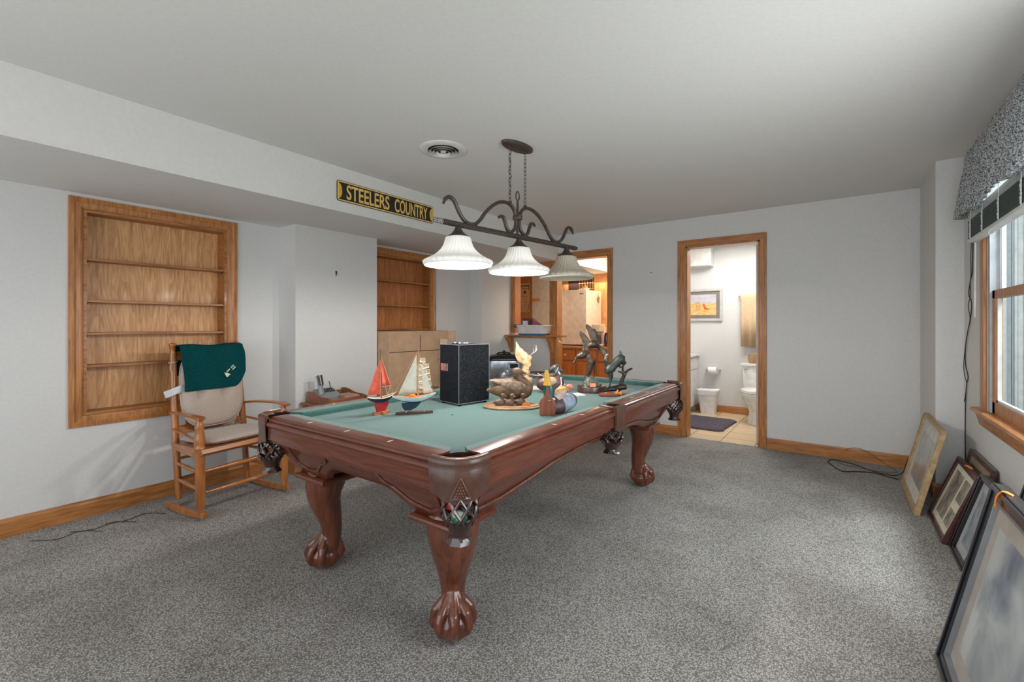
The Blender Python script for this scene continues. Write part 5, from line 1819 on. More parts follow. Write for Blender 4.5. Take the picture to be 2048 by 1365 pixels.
# ------------------------------------------------------------------ pass-through ledge and tub
t = thing('wall_ledge', 'oak ledge shelf with two scroll brackets under the kitchen pass-through', 'shelf', (-3.36, YF, 1.095))
q = MB(); q.prism([(x, y) for x, y in ((-.458, -.17), (.44, -.17), (.455, -.155), (.455, -.022), (.182, -.022), (.182, T + .02), (-.398, T + .02), (-.398, -.0125), (-.458, -.0125))], 0, .022, 'XY'); q.build('shelf_board', M['oakX'], t, smooth=False, bevel=.004)
for x in (-.425, .235):
    q = MB()
    pr_ = [(0, 0), (-.235, 0), (-.235, -.018), (-.205, -.030), (-.200, -.052), (-.165, -.062), (-.135, -.085), (-.120, -.120), (-.085, -.140), (-.070, -.165), (-.072, -.185), (-.045, -.195), (-.035, -.225), (0, -.230)]
    q.prism([(y * .62 - .021, z) for y, z in pr_], x - .022, x + .022, 'YZ'); q.build('bracket', M['oakZ'], t, smooth=False, bevel=.002)
t = thing('storage_tub', 'white plastic storage tub full of odds and ends on the oak ledge', 'tub', (-3.36, 5.15, 1.1175))
q = MB()
q.loft([[(x, y, z) for x, y in rrect(w_, d_, .03)] for w_, d_, z in ((.38, .22, 0), (.39, .23, .02))]); q.build('tub_base', plain('tub_blue', (60, 110, 158), .4), t, angle=50)
q = MB()
q.loft([[(x, y, z) for x, y in rrect(w_, d_, .03)] for w_, d_, z in ((.39, .23, .02), (.43, .26, .115), (.46, .29, .118), (.46, .29, .135), (.42, .25, .135), (.40, .24, .10), (.36, .20, .026))]); q.build('tub_body', plain('tub_white', (218, 216, 212), .4), t, angle=50)
q = MB(); q.box(-.245, -.15, .095, -.19, -.02, .142); q.build('tub_lid_clip', plain('tub_teal', (28, 104, 140), .4), t, smooth=False, bevel=.003)
q = MB(); q.box(-.13, -.10, .10, -.02, .02, .225); q.box(-.115, -.102, .13, -.035, -.1, .19, 1); o = q.build('small_carton', [plain('maroon_card', (98, 46, 54), .6), M['tagwhite']], None, smooth=False)
o.location = (-3.36, 5.15, 1.1175); tag(o, 'maroon and white carton standing in the plastic tub', 'carton')
q = MB(); q.prism([(-.02, .09), (.13, .09), (.10, .135), (.03, .175), (-.02, .215)], -.02, .06, 'XZ'); o = q.build('folded_cloth', plain('rose_cloth', (150, 96, 98), .8), None, smooth=False, bevel=.004)
o.location = (-3.36, 5.15, 1.1175); tag(o, 'dusty rose cloth bundle lying in the plastic tub', 'cloth')
q = MB(); q.tube(smooth_path([(0, 0, 0), (.02, -.01, -.012), (.045, -.015, -.02)], 3), [(.014, .010)] * 7, 8); o = q.build('shell_ornament', plain('shell_white', (232, 214, 206), .5)); o.location = (-3.02, 5.225, 1.04)
tag(o, 'small white shell ornament hanging on the post below the ledge end', 'ornament')

# ------------------------------------------------------------------ kitchen beyond
kp = structroot('trim_2')
q = MB(); q.box(-4.5, YK - .02, 0, XS, YK, ZS); q.build('wood_panelling', M['ply'], kp, smooth=False)
orange = wood('kitchen_cabinet_wood', (158, 82, 28), (198, 118, 50), 'Z', 5, .35, .3)
t = thing('panelled_door', 'warm wood door with poster and brass lock plate seen through the pass-through', 'door', (-4.26, 6.22, 0))
q = MB(); q.box(-.20, -.02, 0, .17, .02, 2.09); q.build('door_leaf', orange, t, smooth=False, bevel=.003)
q = MB(); q.box(.145, -.028, 0, .17, -.02, 2.09); q.build('edge_strip', orange, t, smooth=False)
q = MB(); q.prism([(a - .165, b_ + 1.53) for a, b_ in rrect(.055, .19, .02)], -.028, -.021, 'XZ'); q.box(-.175, -.036, 1.50, -.155, -.028, 1.56); q.build('lock_plate', noise_mat('antique_brass', (44, 34, 26), (116, 92, 60), 80, .4, .7), t, smooth=False, bevel=.002)
t = thing('poster', 'tan ornamental poster with dark lettering bands on the kitchen wood door', 'poster', (-4.225, 6.195, 1.70))
q = MB(); q.box(-.098, 0, -.235, .098, .003, .235); q.build('paper', plain('poster_tan', (206, 156, 104), .7), t, smooth=False)
q = MB()
ink = plain('poster_ink', (84, 62, 48), .7)
for z_, w_, h_ in ((.195, .160, .018), (.150, .120, .010), (.090, .045, .050), (.020, .130, .004), (-.02, .11, .003), (-.05, .115, .003), (-.08, .105, .003), (-.11, .11, .003), (-.14, .10, .003), (-.17, .105, .003)):
    q.box(-w_ / 2, -.0012, z_ - h_ / 2, w_ / 2, 0, z_ + h_ / 2)
for s in (-1, 1):
    q.tube([(s * .085, -.001, -.10), (s * .075, -.001, -.19), (s * .04, -.001, -.225)], .004, 5); q.box(s * .08 - .006, -.001, .13, s * .08 + .006, 0, .21)
q.build('printed_design', ink, t, smooth=False)
t = thing('cupboard', 'tall cream cupboard door with orange tape beside the kitchen wood door', 'cupboard', (-3.91, 6.22, 0))
crm = plain('cream_paint', (226, 204, 180), .5)
q = MB(); q.box(-.175, -.02, 0, .165, .30, 2.07); q.build('body', crm, t, smooth=False, bevel=.004)
q = MB(); q.box(-.172, -.026, 1.63, .162, -.02, 2.06); q.box(-.172, -.026, 0.05, .162, -.02, 1.615); q.build('door', crm, t, smooth=False, bevel=.004)
q = MB(); q.box(-.172, -.029, 1.635, -.02, -.0265, 1.68); q.build('tape_strip', M['orange_tag'], t, smooth=False)
t = thing('kitchen_counter', 'wooden kitchen counter with cabinet doors below the small refrigerator', 'counter', (-3.0, 6.70, 0))
q = MB(); q.box(-.735, -.33, .08, .70, .33, .885); q.build('body', orange, t, smooth=False)
q = MB(); q.box(-.735, -.36, .885, .72, .34, .92); q.build('worktop', noise_mat('tan_worktop', (176, 120, 80), (198, 142, 100), 30, .4), t, smooth=False, bevel=.004)
for i, x0 in enumerate((-.72, -.36, .0, .36)):
    q = MB(); q.box(x0 + .01, -.350, .70, x0 + .335, -.331, .865); dr = q.build('drawer', orange, t, smooth=False, bevel=.004)
    q = MB(); q.lathe([(.006, 0), (.006, .01), (.013, .018), (.010, .026), (.001, .028)], 12); k_ = q.build('knob', M['pearl'], dr); k_.rotation_euler = (PI / 2, 0, 0); k_.location = (x0 + .17, -.350, .78)
    q = MB(); q.box(x0 + .01, -.350, .10, x0 + .335, -.331, .68); q.box(x0 + .06, -.354, .15, x0 + .285, -.349, .63); q.build('door', orange, t, smooth=False, bevel=.004)
t = thing('refrigerator', 'compact cream white refrigerator standing on the kitchen counter', 'refrigerator', (-3.47, 6.72, .92))
frm = plain('fridge_cream', (228, 206, 186), .4)
q = MB(); q.box(-.235, -.22, .012, .235, .28, .885); q.build('body', frm, t, smooth=False, bevel=.006)
q = MB(); q.box(-.237, -.27, .02, .237, -.225, .89); dr = q.build('door', frm, t, smooth=False, bevel=.008)
q = MB(); q.box(.12, -.2725, .815, .19, -.270, .835); q.build('badge', M['silver'], dr, smooth=False)
q = MB(); q.box(-.22, -.215, 0, .22, .27, .012); q.build('plinth', M['blackplastic'], t, smooth=False)
q = MB()
for i in range(14):
    a = i * 2.4
    q.ell((.003 * (i % 3), .026 * math.cos(a), .03 * math.sin(a)), .008, .012, .010, 8, 5)
for i in range(5):
    q.tube([(0, 0, 0), (.002, -.02 + .012 * i, -.07)], .002, 5)
for i in (-1, 1):
    q.tube([(0, 0, .02), (.001, i * .02, .06), (0, 0, .08)], .0015, 5)
o = q.build('dried_flowers', noise_mat('dried_flowers', (96, 70, 40), (196, 150, 88), 90, .8)); o.location = (-3.224, 6.86, 1.68); tag(o, 'small dried flower bunch hanging on the side of the refrigerator', 'flowers')
t = thing('small_basket', 'little cream bowl with golden ornament on top of the refrigerator', 'bowl', (-3.36, 6.66, 1.812))
q = MB(); q.lathe([(.045, 0), (.07, .025), (.075, .035), (.068, .035), (.04, .008)], 20); q.build('bowl', frm, t)
q = MB(); q.ell((0, 0, .045), .04, .03, .025); q.ell((0, 0, .075), .018, .016, .02); q.build('ornament', plain('gold_orange', (226, 156, 76), .5), t)
t = thing('wire_rack', 'brass wire rack before the dark recess above the refrigerator', 'rack', (-3.62, YK - .025, 1.98))
q = MB(); q.box(-.24, -.01, -.155, .24, .004, .12); q.build('panel', plain('recess_shade', (58, 28, 26), .6), t, smooth=False)  # dark board stands for the shade inside an open recess
q = MB()
for i in range(6):
    q.tube([(-.02 + .05 * i, -.02, -.13), (-.02 + .05 * i, -.02, .10)], .004, 6)
for z_ in (-.12, -.02, .08):
    q.tube([(-.04, -.02, z_), (.24, -.02, z_)], .004, 6)
q.build('wire_grid', noise_mat('brass_wire', (150, 110, 62), (196, 156, 100), 30, .4, .6), t)
t = thing('coffee_maker', 'white coffee maker with glass pot on the kitchen counter', 'coffee maker', (-3.03, 6.46, .92))
q = MB(); q.box(-.08, -.09, 0, .08, .10, .035); q.box(-.08, .03, .03, .08, .10, .30); q.loft([[(x, y, z) for x, y in rrect(w_, .18, .02)] for w_, z in ((.13, .23), (.17, .34))]); q.build('body', crm, t, smooth=False, bevel=.006)
q = MB(); q.lathe([(.045, .036), (.058, .06), (.058, .12), (.045, .165), (.045, .175)], 20, (0, -.03, 0)); pot = q.build('glass_pot', noise_mat('dark_glass', (60, 52, 50), (92, 84, 80), 10, .1), t)
q = MB(); q.tube([(0, -.085, .16), (0, -.115, .14), (0, -.115, .08), (0, -.09, .07)], [(.010, .006)] * 4, 8); q.build('handle', M['blackplastic'], t)
o = MB(); o.lathe([(.034, 0), (.037, .01), (.037, .17), (.030, .195), (.028, .215), (.001, .217)], 20); o = o.build('drink_bottle', plain('plum_bottle', (66, 24, 44), .2, coat=.4)); o.location = (-2.895, 6.45, .92); tag(o, 'dark plum coloured bottle beside the coffee maker on the counter', 'bottle')
o = MB(); o.box(-.045, -.045, 0, .045, .045, .34); o = o.build('paper_towel_box', crm, smooth=False, bevel=.01); o.location = (-2.86, 6.68, .92); tag(o, 'cream upright container behind the plum bottle on the counter', 'container')

# ------------------------------------------------------------------ bathroom
t = thing('vanity', 'white bathroom vanity cabinet with drawers and raised panel doors', 'vanity', (-1.98, 6.55, 0))
q = MB(); q.box(-.19, -.50, .08, .25, .49, .80); q.build('body', M['white'], t, smooth=False, bevel=.003)
q = MB(); q.box(-.19, -.52, .80, .29, .49, .835); q.build('worktop', M['ceramic'], t, smooth=False, bevel=.006)
q = MB(); q.box(-.19, -.50, 0, .20, .49, .08); q.build('plinth', M['white'], t, smooth=False)
for y0_ in (-.48, -.16, .16):
    q = MB(); q.box(.25, y0_ + .008, .62, .266, y0_ + .31, .78); q.build('drawer', M['white'], t, smooth=False, bevel=.003)
    q = MB(); q.box(.25, y0_ + .008, .10, .266, y0_ + .31, .60); q.box(.266, y0_ + .05, .15, .271, y0_ + .268, .55); q.build('door', M['white'], t, smooth=False, bevel=.003)
t = thing('toilet', 'white ceramic toilet with closed lid in the bathroom', 'toilet', (-.88, 6.55, 0))
q = MB(); q.loft([[(x, y + .36, z) for x, y in rrect(w_, .19, .03)] for w_, z in ((.40, .38), (.44, .70))]); tk = q.build('tank', M['ceramic'], t, angle=50)
q = MB(); q.loft([[(x, y + .355, z) for x, y in rrect(.47, .215, .03)] for z in (.700, .735)]); q.build('tank_lid', M['ceramic'], t, smooth=False, bevel=.006)
q = MB(); q.cyl((-.17, .26, .66), (-.17, .245, .66), .016); q.tube([(-.17, .245, .66), (-.12, .235, .655)], [.008, .006], 8); q.build('flush_lever', M['silver'], tk)


def ovalr(a, b_, cy, z, n=32):
    return [(a * math.cos(2 * PI * i / n), cy + b_ * math.sin(2 * PI * i / n) * (1.0 if math.sin(2 * PI * i / n) < 0 else .8), z) for i in range(n)]


q = MB(); q.loft([ovalr(.115, .22, .06, 0), ovalr(.11, .21, .06, .02), ovalr(.095, .17, .05, .14), ovalr(.12, .20, .02, .24), ovalr(.17, .25, -.01, .33), ovalr(.182, .27, -.01, .385), ovalr(.178, .265, -.01, .395)])
q.box(-.10, .10, 0, .10, .28, .38); q.build('bowl', M['ceramic'], t, angle=50)
q = MB(); q.loft([ovalr(.180, .268, -.01, .397), ovalr(.187, .275, -.01, .405), ovalr(.185, .272, -.01, .415)]); q.build('seat', M['ceramic'], t, angle=50)
q = MB(); q.loft([ovalr(.183, .270, -.01, .418), ovalr(.180, .266, -.01, .432), ovalr(.15, .23, -.01, .440), ovalr(.02, .03, -.01, .443)]); q.build('lid', M['ceramic'], t, angle=50)
t = thing('woven_basket', 'small brown woven basket on the toilet tank lid', 'basket', (-.93, 6.91, .7355))
q = MB()
q.lathe([(.085, 0), (.095, .02), (.098, .04), (.102, .06), (.104, .09), (.100, .12), (.094, .12), (.090, .02)], 36, sy=.8, flute=(14, .04, [1, -1, 1, -1, 1, 0, 0, 0]))
q.build('body', noise_mat('wicker', (120, 82, 50), (206, 164, 118), 60, .8, stretch=(1, 1, 3)), t)
q = MB(); q.ell((-.02, 0, .115), .06, .05, .025); q.ell((.04, .01, .12), .04, .04, .02); q.build('contents', noise_mat('basket_contents', (60, 50, 44), (190, 170, 140), 50, .7), t)
t = thing('towel_bar', 'metal towel bar on the bathroom wall above the toilet', 'towel bar', (-.93, YK, 1.66))
q = MB(); q.tube([(-.24, -.07, 0), (.24, -.07, 0)], .008, 8)
q.tube([(-.23, 0, 0), (-.23, -.07, 0)], .010, 8); q.tube([(.23, 0, 0), (.23, -.07, 0)], .010, 8); q.build('bar', M['silver'], t)
q = MB(); N = 24
ptsT = []
for sgn, zlow in ((-1, -.70), (1, -.52)):
    pass
rows = []
for i in range(N + 1):
    x = -.20 + .40 * i / N
    row = [(x, -.092 - .014 * math.sin(i * 1.1), -.705 + .0 * i), (x, -.092 - .012 * math.sin(i * 1.1), -.35), (x, -.084, -.03), (x, -.080, .006), (x, -.070, .016), (x, -.058, .006), (x, -.052 + .004 * math.sin(i), -.03), (x, -.050 + .004 * math.sin(i), -.55)]
    rows.append(row)
nk = 8
q.add([p_ for r_ in rows for p_ in r_], [(i * nk + j, i * nk + j + 1, (i + 1) * nk + j + 1, (i + 1) * nk + j) for i in range(N) for j in range(nk - 1)])
o = q.build('bath_towel', noise_mat('tan_towel', (196, 164, 128), (218, 190, 156), 90, .95, bump=.3, bscale=300), None, angle=80, solid=.008); o.location = (-.93, YK, 1.66); tag(o, 'tan bath towel hanging over the metal bar above the toilet', 'towel')
t = thing('paper_holder', 'chrome toilet paper holder on the bathroom wall above the waste bin', 'holder', (-1.50, YK, .61))
q = MB()
for s in (-1, 1):
    q.tube([(s * .085, 0, 0), (s * .085, -.075, 0)], [.016, .010], 10)
q.tube([(-.085, -.068, 0), (.085, -.068, 0)], .007, 8); q.build('bracket', M['silver'], t)
o = MB(); o.lathe([(.018, -.055), (.052, -.055), (.052, .055), (.018, .055)], 28); o = o.build('paper_roll', plain('paper_white', (238, 238, 236), .9)); o.rotation_euler = (0, PI / 2, 0); o.location = (-1.50, YK - .068, .598); tag(o, 'white toilet paper roll on the chrome holder', 'paper roll')
t = thing('waste_bin', 'white plastic waste bin with a crumpled liner against the bathroom wall', 'bin', (-1.53, 6.86, 0))
q = MB(); q.loft([[(x, y, z) for x, y in rrect(w_, d_, .03)] for w_, d_, z in ((.19, .15, 0), (.25, .20, .31), (.235, .185, .31), (.18, .14, .01))]); q.build('body', plain('bin_plastic', (222, 222, 220), .35), t, angle=50)
q = MB(); rg = []
for z_, e_ in ((.275, .006), (.315, .012), (.335, .016), (.32, -.01), (.25, -.02)):
    rg.append([(x * (1 + e_ * 8 + .03 * math.sin(i * 2.3)), y * (1 + e_ * 8 + .03 * math.cos(i * 1.9)), z_ + .008 * math.sin(i * 1.7)) for i, (x, y) in enumerate(rrect(.245, .195, .03))])
q.loft(rg, cap=False); q.build('liner', noise_mat('thin_liner', (226, 228, 230), (240, 240, 240), 30, .3), t)
t = thing('wall_cabinet', 'shallow white box cabinet high on the bathroom wall', 'cabinet', (-1.70, 6.95, 2.23))
q = MB(); q.box(-.20, -.09, -.135, .20, .10, .15); q.build('body', M['white'], t, smooth=False, bevel=.004)
q = MB(); q.box(-.195, -.10, -.13, .195, -.09, .145); q.build('door', M['white'], t, smooth=False, bevel=.004)
t = thing('beach_picture', 'framed beach picture with grey mat on the bathroom wall', 'picture', (-1.74, YK, 1.545))
q = MB()
for (a, b_, c_, d_) in ((-.36, -.233, .36, -.198), (-.36, .198, .36, .233), (-.36, -.198, -.325, .198), (.325, -.198, .36, .198)):
    q.box(a, -.028, b_, c_, -.002, d_)
q.build('frame', plain('silver_frame', (206, 202, 198), .35, .3), t, smooth=False)
q = MB(); q.box(-.33, -.014, -.2, .33, -.004, .2); q.build('mat_board', plain('taupe_mat', (128, 120, 112), .8), t, smooth=False)
q = MB(); q.box(-.275, -.0155, -.15, .275, -.0145, 0.018); q.build('sand', noise_mat('painted_sand', (206, 162, 92), (232, 200, 138), 22, .8, stretch=(1, 1, 3)), t, smooth=False)
q = MB(); q.box(-.275, -.0155, .018, .275, -.0145, .15); q.build('sky', noise_mat('painted_sky', (176, 176, 184), (206, 200, 204), 14, .8, stretch=(1, 1, 3)), t, smooth=False)
q = MB(); q.prism([(.00, -.085), (.055, -.09), (.07, .02), (.045, .045), (.02, .045), (-.005, .03)], -.0165, -.0156, 'XZ'); q.build('painted_tower', noise_mat('painted_tower', (196, 148, 84), (222, 178, 116), 40, .8), t, smooth=False)
q = MB(); q.prism([(.09, .015), (.115, .018), (.135, -.04), (.20, -.066), (.15, -.075), (.11, -.06)], -.0167, -.0156, 'XZ'); q.build('painted_scarf', plain('painted_orange', (200, 96, 46), .8), t, smooth=False)
q = MB(); N = 60
rr_ = rrect(.62, .78, .10, 10)
ring0 = [(x + .010 * math.sin(i * 1.7), y + .01 * math.cos(i * 2.1)) for i, (x, y) in enumerate(rr_)]
q.loft([[(x, y, .001) for x, y in ring0], [(x, y, .016) for x, y in ring0], [(x * .96, y * .96, .024) for x, y in ring0], [(x * .5, y * .5, .025) for x, y in ring0], [(x * .02, y * .02, .025) for x, y in ring0]])
o = q.build('bath_mat', noise_mat('purple_grey_pile', (62, 54, 66), (104, 94, 108), 60, .98, bump=1.0, bscale=140, bdist=.01), None, angle=70); o.location = (-1.42, 6.12, 0); o.rotation_euler = (0, 0, -.05); tag(o, 'shaggy purple-grey bath mat on the tile floor in front of the vanity', 'mat')

# ------------------------------------------------------------------ window dressing
t = thing('valance', 'gathered speckled grey fabric valance above the side window', 'valance', (XR, 3.3, 0))
q = MB(); q.tube([(-.05, -.95, 2.29), (-.05, .76, 2.29)], .010, 10); q.tube([(-.05, .74, 2.29), (0, .74, 2.29)], .008, 8); q.build('rod', M['white'], t)
q = MB(); rows = []
NN = 300; y0_, y1_ = -.98, .735
for i in range(NN + 1):
    y = y0_ + (y1_ - y0_) * i / NN
    ph = i * .42 + 1.3 * math.sin(i * .07)
    row = []
    for z_, off, amp in ((2.345, .050, .006), (2.325, .056, .004), (2.305, .066, .003), (2.285, .066, .003), (2.255, .060, .010), (2.20, .068, .012), (2.12, .078, .013), (2.03, .088, .014), (1.925 + .05 * max(0, 1 - (y1_ - y) / .5) * 0, .098, .015)):
        zz = z_
        if z_ < 1.95:
            zz = 1.925 + .020 * math.sin(i * .05)
        if z_ > 2.34: zz = z_ + .006 * math.sin(ph * 1.3)
        row.append((-off - amp * math.sin(ph), y + .004 * math.cos(ph) + (.05 * (2.3 - zz) / .4 if i > NN - 12 else 0) , zz))
    rows.append(row)
# return to the wall at the far end
for k_ in (1, 2, 3):
    f_ = k_ / 3
    rows.append([(x * (1 - f_) - .004 * f_, y1_ + .03 + .05 * (2.3 - z) / .4 * 1.0, z) for x, y, z in rows[NN]])
nk = len(rows[0])
q.add([p_ for r_ in rows for p_ in r_], [(i * nk + j, i * nk + j + 1, (i + 1) * nk + j + 1, (i + 1) * nk + j) for i in range(len(rows) - 1) for j in range(nk - 1)])
q.build('fabric', M['valance'], t, angle=80, solid=.003)
t = thing('window_blind', 'raised white mini blind with green-grey slat stack under the valance', 'blind', (XR - .055, 3.3, 0))
q = MB(); q.box(-.02, -.60, 2.10, .02, .60, 2.14); q.build('head_rail', M['white'], t, smooth=False)
slg = plain('slat_grey_green', (72, 86, 84), .5); slw = plain('slat_white', (214, 216, 214), .4)
for i in range(22):
    z_ = 1.775 + i * .0065
    q = MB(); q.box(-.022, -.58, z_, .022, .58, z_ + .0035); q.build('slat', slg if i < 17 else slw, t, smooth=False)
for i in range(5):
    z_ = 1.925 + i * .034
    q = MB(); q.box(-.022, -.58, z_, .022, .58, z_ + .003); q.build('slat', slw, t, smooth=False)
q = MB(); q.box(-.024, -.585, 1.755, .024, .585, 1.772); q.build('bottom_rail', slw, t, smooth=False, bevel=.003)
q = MB()
for y in (-.45, -.1, .22, .50):
    q.tube([(-.024, y, 1.76), (-.024, y, 2.11)], .0018, 5); q.tube([(.024, y, 1.76), (.024, y, 2.11)], .0018, 5)
    for k_ in range(6):
        q.ell((-.026, y + .004 * math.sin(k_ * 2), 1.78 + k_ * .018), .004, .008, .010, 6, 5)
q.build('ladder_cord', slw, t)
q = MB(); q.tube([(-.006 + .012 * math.cos(2 * PI * k_ / 12), .12, 1.742 + .012 * math.sin(2 * PI * k_ / 12)) for k_ in range(12)], .002, 6, ring=True, up=(0, 1, 0)); q.build('pull_ring', slw, t)
q = MB(); q.tube([(.01, .56, 2.10), (.014, .60, 1.60), (.012, .595, 1.30)], .0045, 8); q.build('tilt_wand', M['white'], t)

# dangling wire beside the window
q = MB()
def wx(y): return XR - .006 if y < 4.45 else XR - .006
A = [(4.17, 1.89), (4.19, 1.68), (4.20, 1.60), (4.26, 1.54), (4.30, 1.46), (4.22, 1.40), (4.25, 1.30), (4.34, 1.20), (4.40, 1.10), (4.40, .98), (4.32, .90), (4.37, .84), (4.40, .70), (4.41, .50), (4.40, .28), (4.42, .06)]
B_ = [(4.18, 1.88), (4.215, 1.72), (4.21, 1.60), (4.235, 1.52), (4.22, 1.46), (4.29, 1.38), (4.24, 1.30), (4.31, 1.20), (4.37, 1.12), (4.43, .98), (4.40, .90), (4.34, .85), (4.41, .72)]
q.tube(smooth_path([(XR - .005, y, z) for y, z in A], 5), .0028, 6)
q.tube(smooth_path([(XR - .009, y, z) for y, z in B_], 5), .0022, 6)
tag(q.build('hanging_wire', M['cord']), 'thin dark twisted wire hanging down the wall beside the side window', 'wire')

# cable on the carpet by the far baseboard
q = MB()
q.tube(smooth_path([(.50, 4.80, .30), (.44, 4.90, .16), (.395, 4.93, .02), (.262, 4.925, .005), (.061, 5.12, .005), (-.069, 5.16, .005), (-.10, 5.05, .005), (-.06, 4.93, .005), (.005, 4.80, .005), (.10, 4.86, .005), (.22, 4.90, .005), (.371, 4.807, .005)], 6), .0045, 6)
tag(q.build('black_cable', M['cord']), 'looped black cable lying on the carpet along the far baseboard', 'cable')
q = MB()
q.tube(smooth_path([(.02, 5.236, .085), (.06, 5.232, .115), (.12, 5.228, .125), (.19, 5.232, .100), (.30, 5.20, .03), (.38, 5.05, .006), (.25, 4.98, .004), (.05, 5.02, .004), (-.01, 5.08, .004)], 6), .0025, 6)
tag(q.build('thin_wire', plain('tan_wire', (110, 84, 62), .6)), 'thin brown wire arching over the far baseboard beside the black cable', 'wire')
q = MB()
for k_ in range(3):
    y0_ = .50 + .16 * k_
    q.tube(smooth_path([(-3.80 + .03 * k_, y0_, .004), (-3.70, y0_ + .10, .006), (-3.74, y0_ + .2, .004), (-3.62, y0_ + .28, .006)], 5), .0022, 5)
tag(q.build('thin_wire', M['cord']), 'faint thin wire lying on the carpet by the baseboard behind the rocking chair', 'wire')


# ------------------------------------------------------------------ framed pictures leaning at the right wall
def leaning_frame(name, label, x_bot, x_top, ya, yb, ztop, fw, fd, mats, mat_w, inner_w=0, zbase=0.002, rz=0, z_off=0, art_cuts=None):
    """frame standing on its lower edge from y=ya (near) to y=yb, its face towards -x, leaning to the right"""
    W = yb - ya
    Hh = math.hypot(ztop, x_top - x_bot)
    r = thing(name, label, 'picture', (x_bot, (ya + yb) / 2, zbase), rz)
    th = math.atan2(x_top - x_bot, ztop)
    # local frame plane: y along width, h along the lean; face normal towards -x/+z
    def P(y, h, d):     # d: outward from face
        return (math.sin(th) * h - math.cos(th) * d, y, math.cos(th) * h + math.sin(th) * d + fd * math.sin(th) * 0)
    def bar(q, y0, y1, h0, h1, d0, d1, mi=0):
        vs = [P(y, h, d) for d in (d0, d1) for y, h in ((y0, h0), (y1, h0), (y1, h1), (y0, h1))]
        q.add(vs, [(3, 2, 1, 0), (4, 5, 6, 7), (0, 1, 5, 4), (1, 2, 6, 5), (2, 3, 7, 6), (3, 0, 4, 7)], mi)
    def ringbars(q, inset_, w_, d0, d1):
        a, c_ = -W / 2 + inset_, W / 2 - inset_
        bar(q, a, c_, inset_, inset_ + w_, d0, d1); bar(q, a, c_, Hh - inset_ - w_, Hh - inset_, d0, d1)
        bar(q, a, a + w_, inset_ + w_, Hh - inset_ - w_, d0, d1); bar(q, c_ - w_, c_, inset_ + w_, Hh - inset_ - w_, d0, d1)
    q = MB(); ringbars(q, 0, fw, -fd, 0); ringbars(q, fw * .12, fw * .35, 0, fd * .18)
    f_ = q.build('frame', mats[0], r, smooth=False, bevel=.0025)
    if inner_w:
        q = MB(); ringbars(q, fw, inner_w, -fd * .6, -fd * .10); q.build('inner_fillet', mats[3], r, smooth=False, bevel=.001)
    k0 = fw + inner_w
    q = MB(); bar(q, -W / 2 + k0 * .9, W / 2 - k0 * .9, k0 * .9, Hh - k0 * .9, -fd * .8, -fd * .5); q.build('mat_board', mats[1], r, smooth=False)
    k1 = k0 + mat_w
    cuts = art_cuts or [(k1 / W, 1 - k1 / W, k1 / Hh, 1 - k1 / Hh)]
    for (a0, a1, h0, h1) in cuts:
        q = MB(); bar(q, -W / 2 + a0 * W, -W / 2 + a1 * W, h0 * Hh, h1 * Hh, -fd * .5, -fd * .47); q.build('artwork', mats[2], r, smooth=False)
    return r, P, Hh, W


gold = noise_mat('pale_gilt_frame', (158, 130, 92), (192, 164, 124), 30, .5, .1)
matp = plain('pale_mat', (206, 204, 196), .8)
r_, P, Hh, W = leaning_frame('framed_picture', 'pale gilt framed print leaning on the corner chase above the cable', .385, .520, 3.99, 4.745, .575, .030, .030,
                             (gold, matp, noise_mat('misty_print', (120, 116, 112), (186, 182, 176), 5, .35, coat=.6, detail=6), M['white']), .09)
maroon = wood('maroon_frame', (52, 24, 26), (84, 42, 42), 'Y', 6, .3, .4)
r_, P, Hh, W = leaning_frame('framed_picture', 'maroon framed set of small prints with an orange tag on its top edge', .462, .610, 3.55, 4.08, .405, .032, .022,
                             (maroon, plain('cream_mat', (214, 206, 184), .8), noise_mat('sepia_print', (92, 86, 78), (176, 168, 152), 16, .5, coat=.3, detail=6), M['white']), .03,
                             art_cuts=[(.16, .40, .16, .40), (.16, .40, .52, .84), (.46, .84, .16, .84)])
q = MB(); q.tube([P(-.05, Hh + .002, -.01), P(-.02, Hh + .004, -.004), P(0, Hh + .001, .006)], [(.010, .003)] * 3, 8); q.build('hang_tag', M['orange_tag'], r_)
dark = plain('near_black_frame', (30, 26, 26), .3, coat=.4)
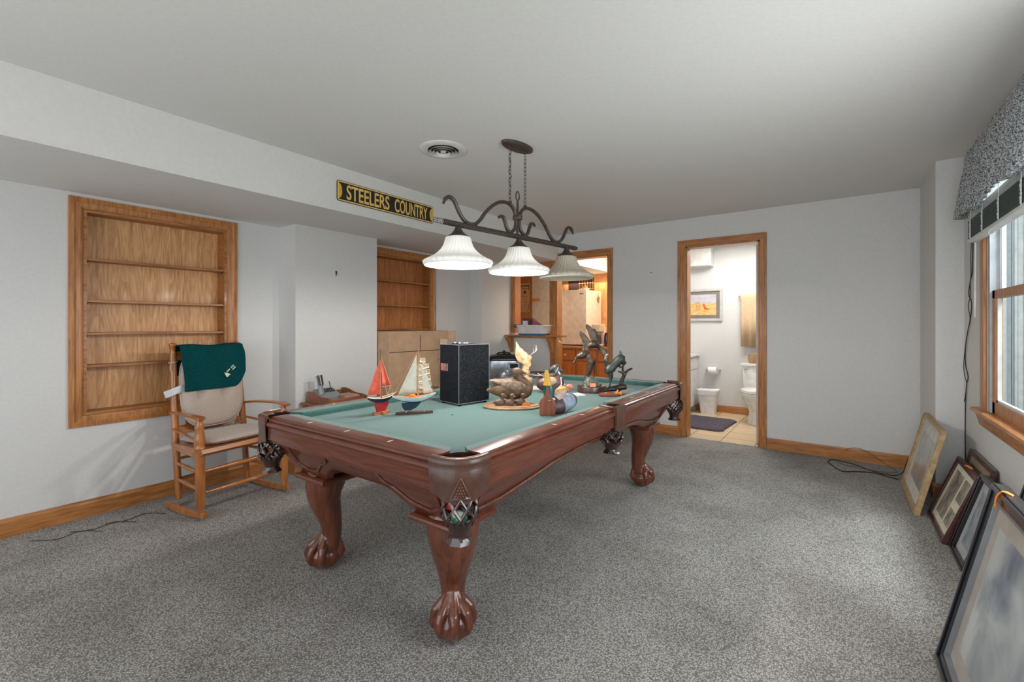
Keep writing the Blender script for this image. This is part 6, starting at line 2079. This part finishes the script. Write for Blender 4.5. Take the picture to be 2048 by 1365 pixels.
leaning_frame('framed_picture', 'black framed bluish print leaning between the maroon frame and the large black frame', .492, .620, 3.20, 3.535, .435, .026, .035,
              (dark, plain('grey_mat', (170, 174, 176), .8), noise_mat('blue_grey_print', (110, 122, 132), (170, 180, 186), 12, .4, coat=.4, detail=5), M['white']), .05)
leaning_frame('framed_picture', 'brown framed picture with tan mat directly behind the maroon framed prints', .580, .672, 3.57, 4.12, .455, .030, .020,
              (wood('brown_frame', (58, 38, 32), (92, 64, 52), 'Y', 6, .35, .3), plain('tan_mat', (158, 138, 114), .8), noise_mat('tan_print', (110, 92, 74), (160, 140, 116), 14, .5), M['white']), .05)
r_, P, Hh, W = leaning_frame('framed_picture', 'large black framed cloudy blue-grey print with silver fillet and orange tag', .288, .440, 1.45, 2.33, .690, .045, .040,
                             (plain('black_ribbed_frame', (26, 28, 34), .3, coat=.4), plain('warm_grey_mat', (168, 160, 150), .6, coat=.3),
                              noise_mat('storm_cloud_print', (86, 98, 118), (182, 186, 184), 3.0, .35, coat=.5, detail=8, lo=.38, hi=.62, dist=.6), plain('silver_fillet', (150, 154, 158), .3, .6)), .065, inner_w=.012)
q = MB(); q.tube(smooth_path([P(.30, Hh + .002, -.02), P(.31, Hh + .004, .004), P(.32, Hh - .03, .010), P(.30, Hh - .055, .010)], 3), [(.010, .002)] * 10, 8); q.build('hang_tag', M['orange_tag'], r_)
leaning_frame('framed_picture', 'black framed picture behind the large cloudy print, window reflection painted in pale tones', .52, .660, 2.35, 2.95, .575, .028, .030,
              (plain('black_frame', (28, 30, 34), .3, coat=.4), plain('reflection_mat', (176, 184, 190), .5, coat=.6), noise_mat('reflection_print', (120, 134, 146), (196, 204, 208), 8, .3, coat=.7), M['white']), .05)  # pale bluish mat and print colours stand for the window's reflection
o = MB(); o.box(-.006, -.25, 0, .006, .25, .40); o = o.build('leaning_board', M['oakY'], None, smooth=False, bevel=.002); o.location = (.60, 2.72, .002); o.rotation_euler = (0, math.radians(10), 0)
tag(o, 'light wooden panel leaning at the wall between the black frames', 'panel')
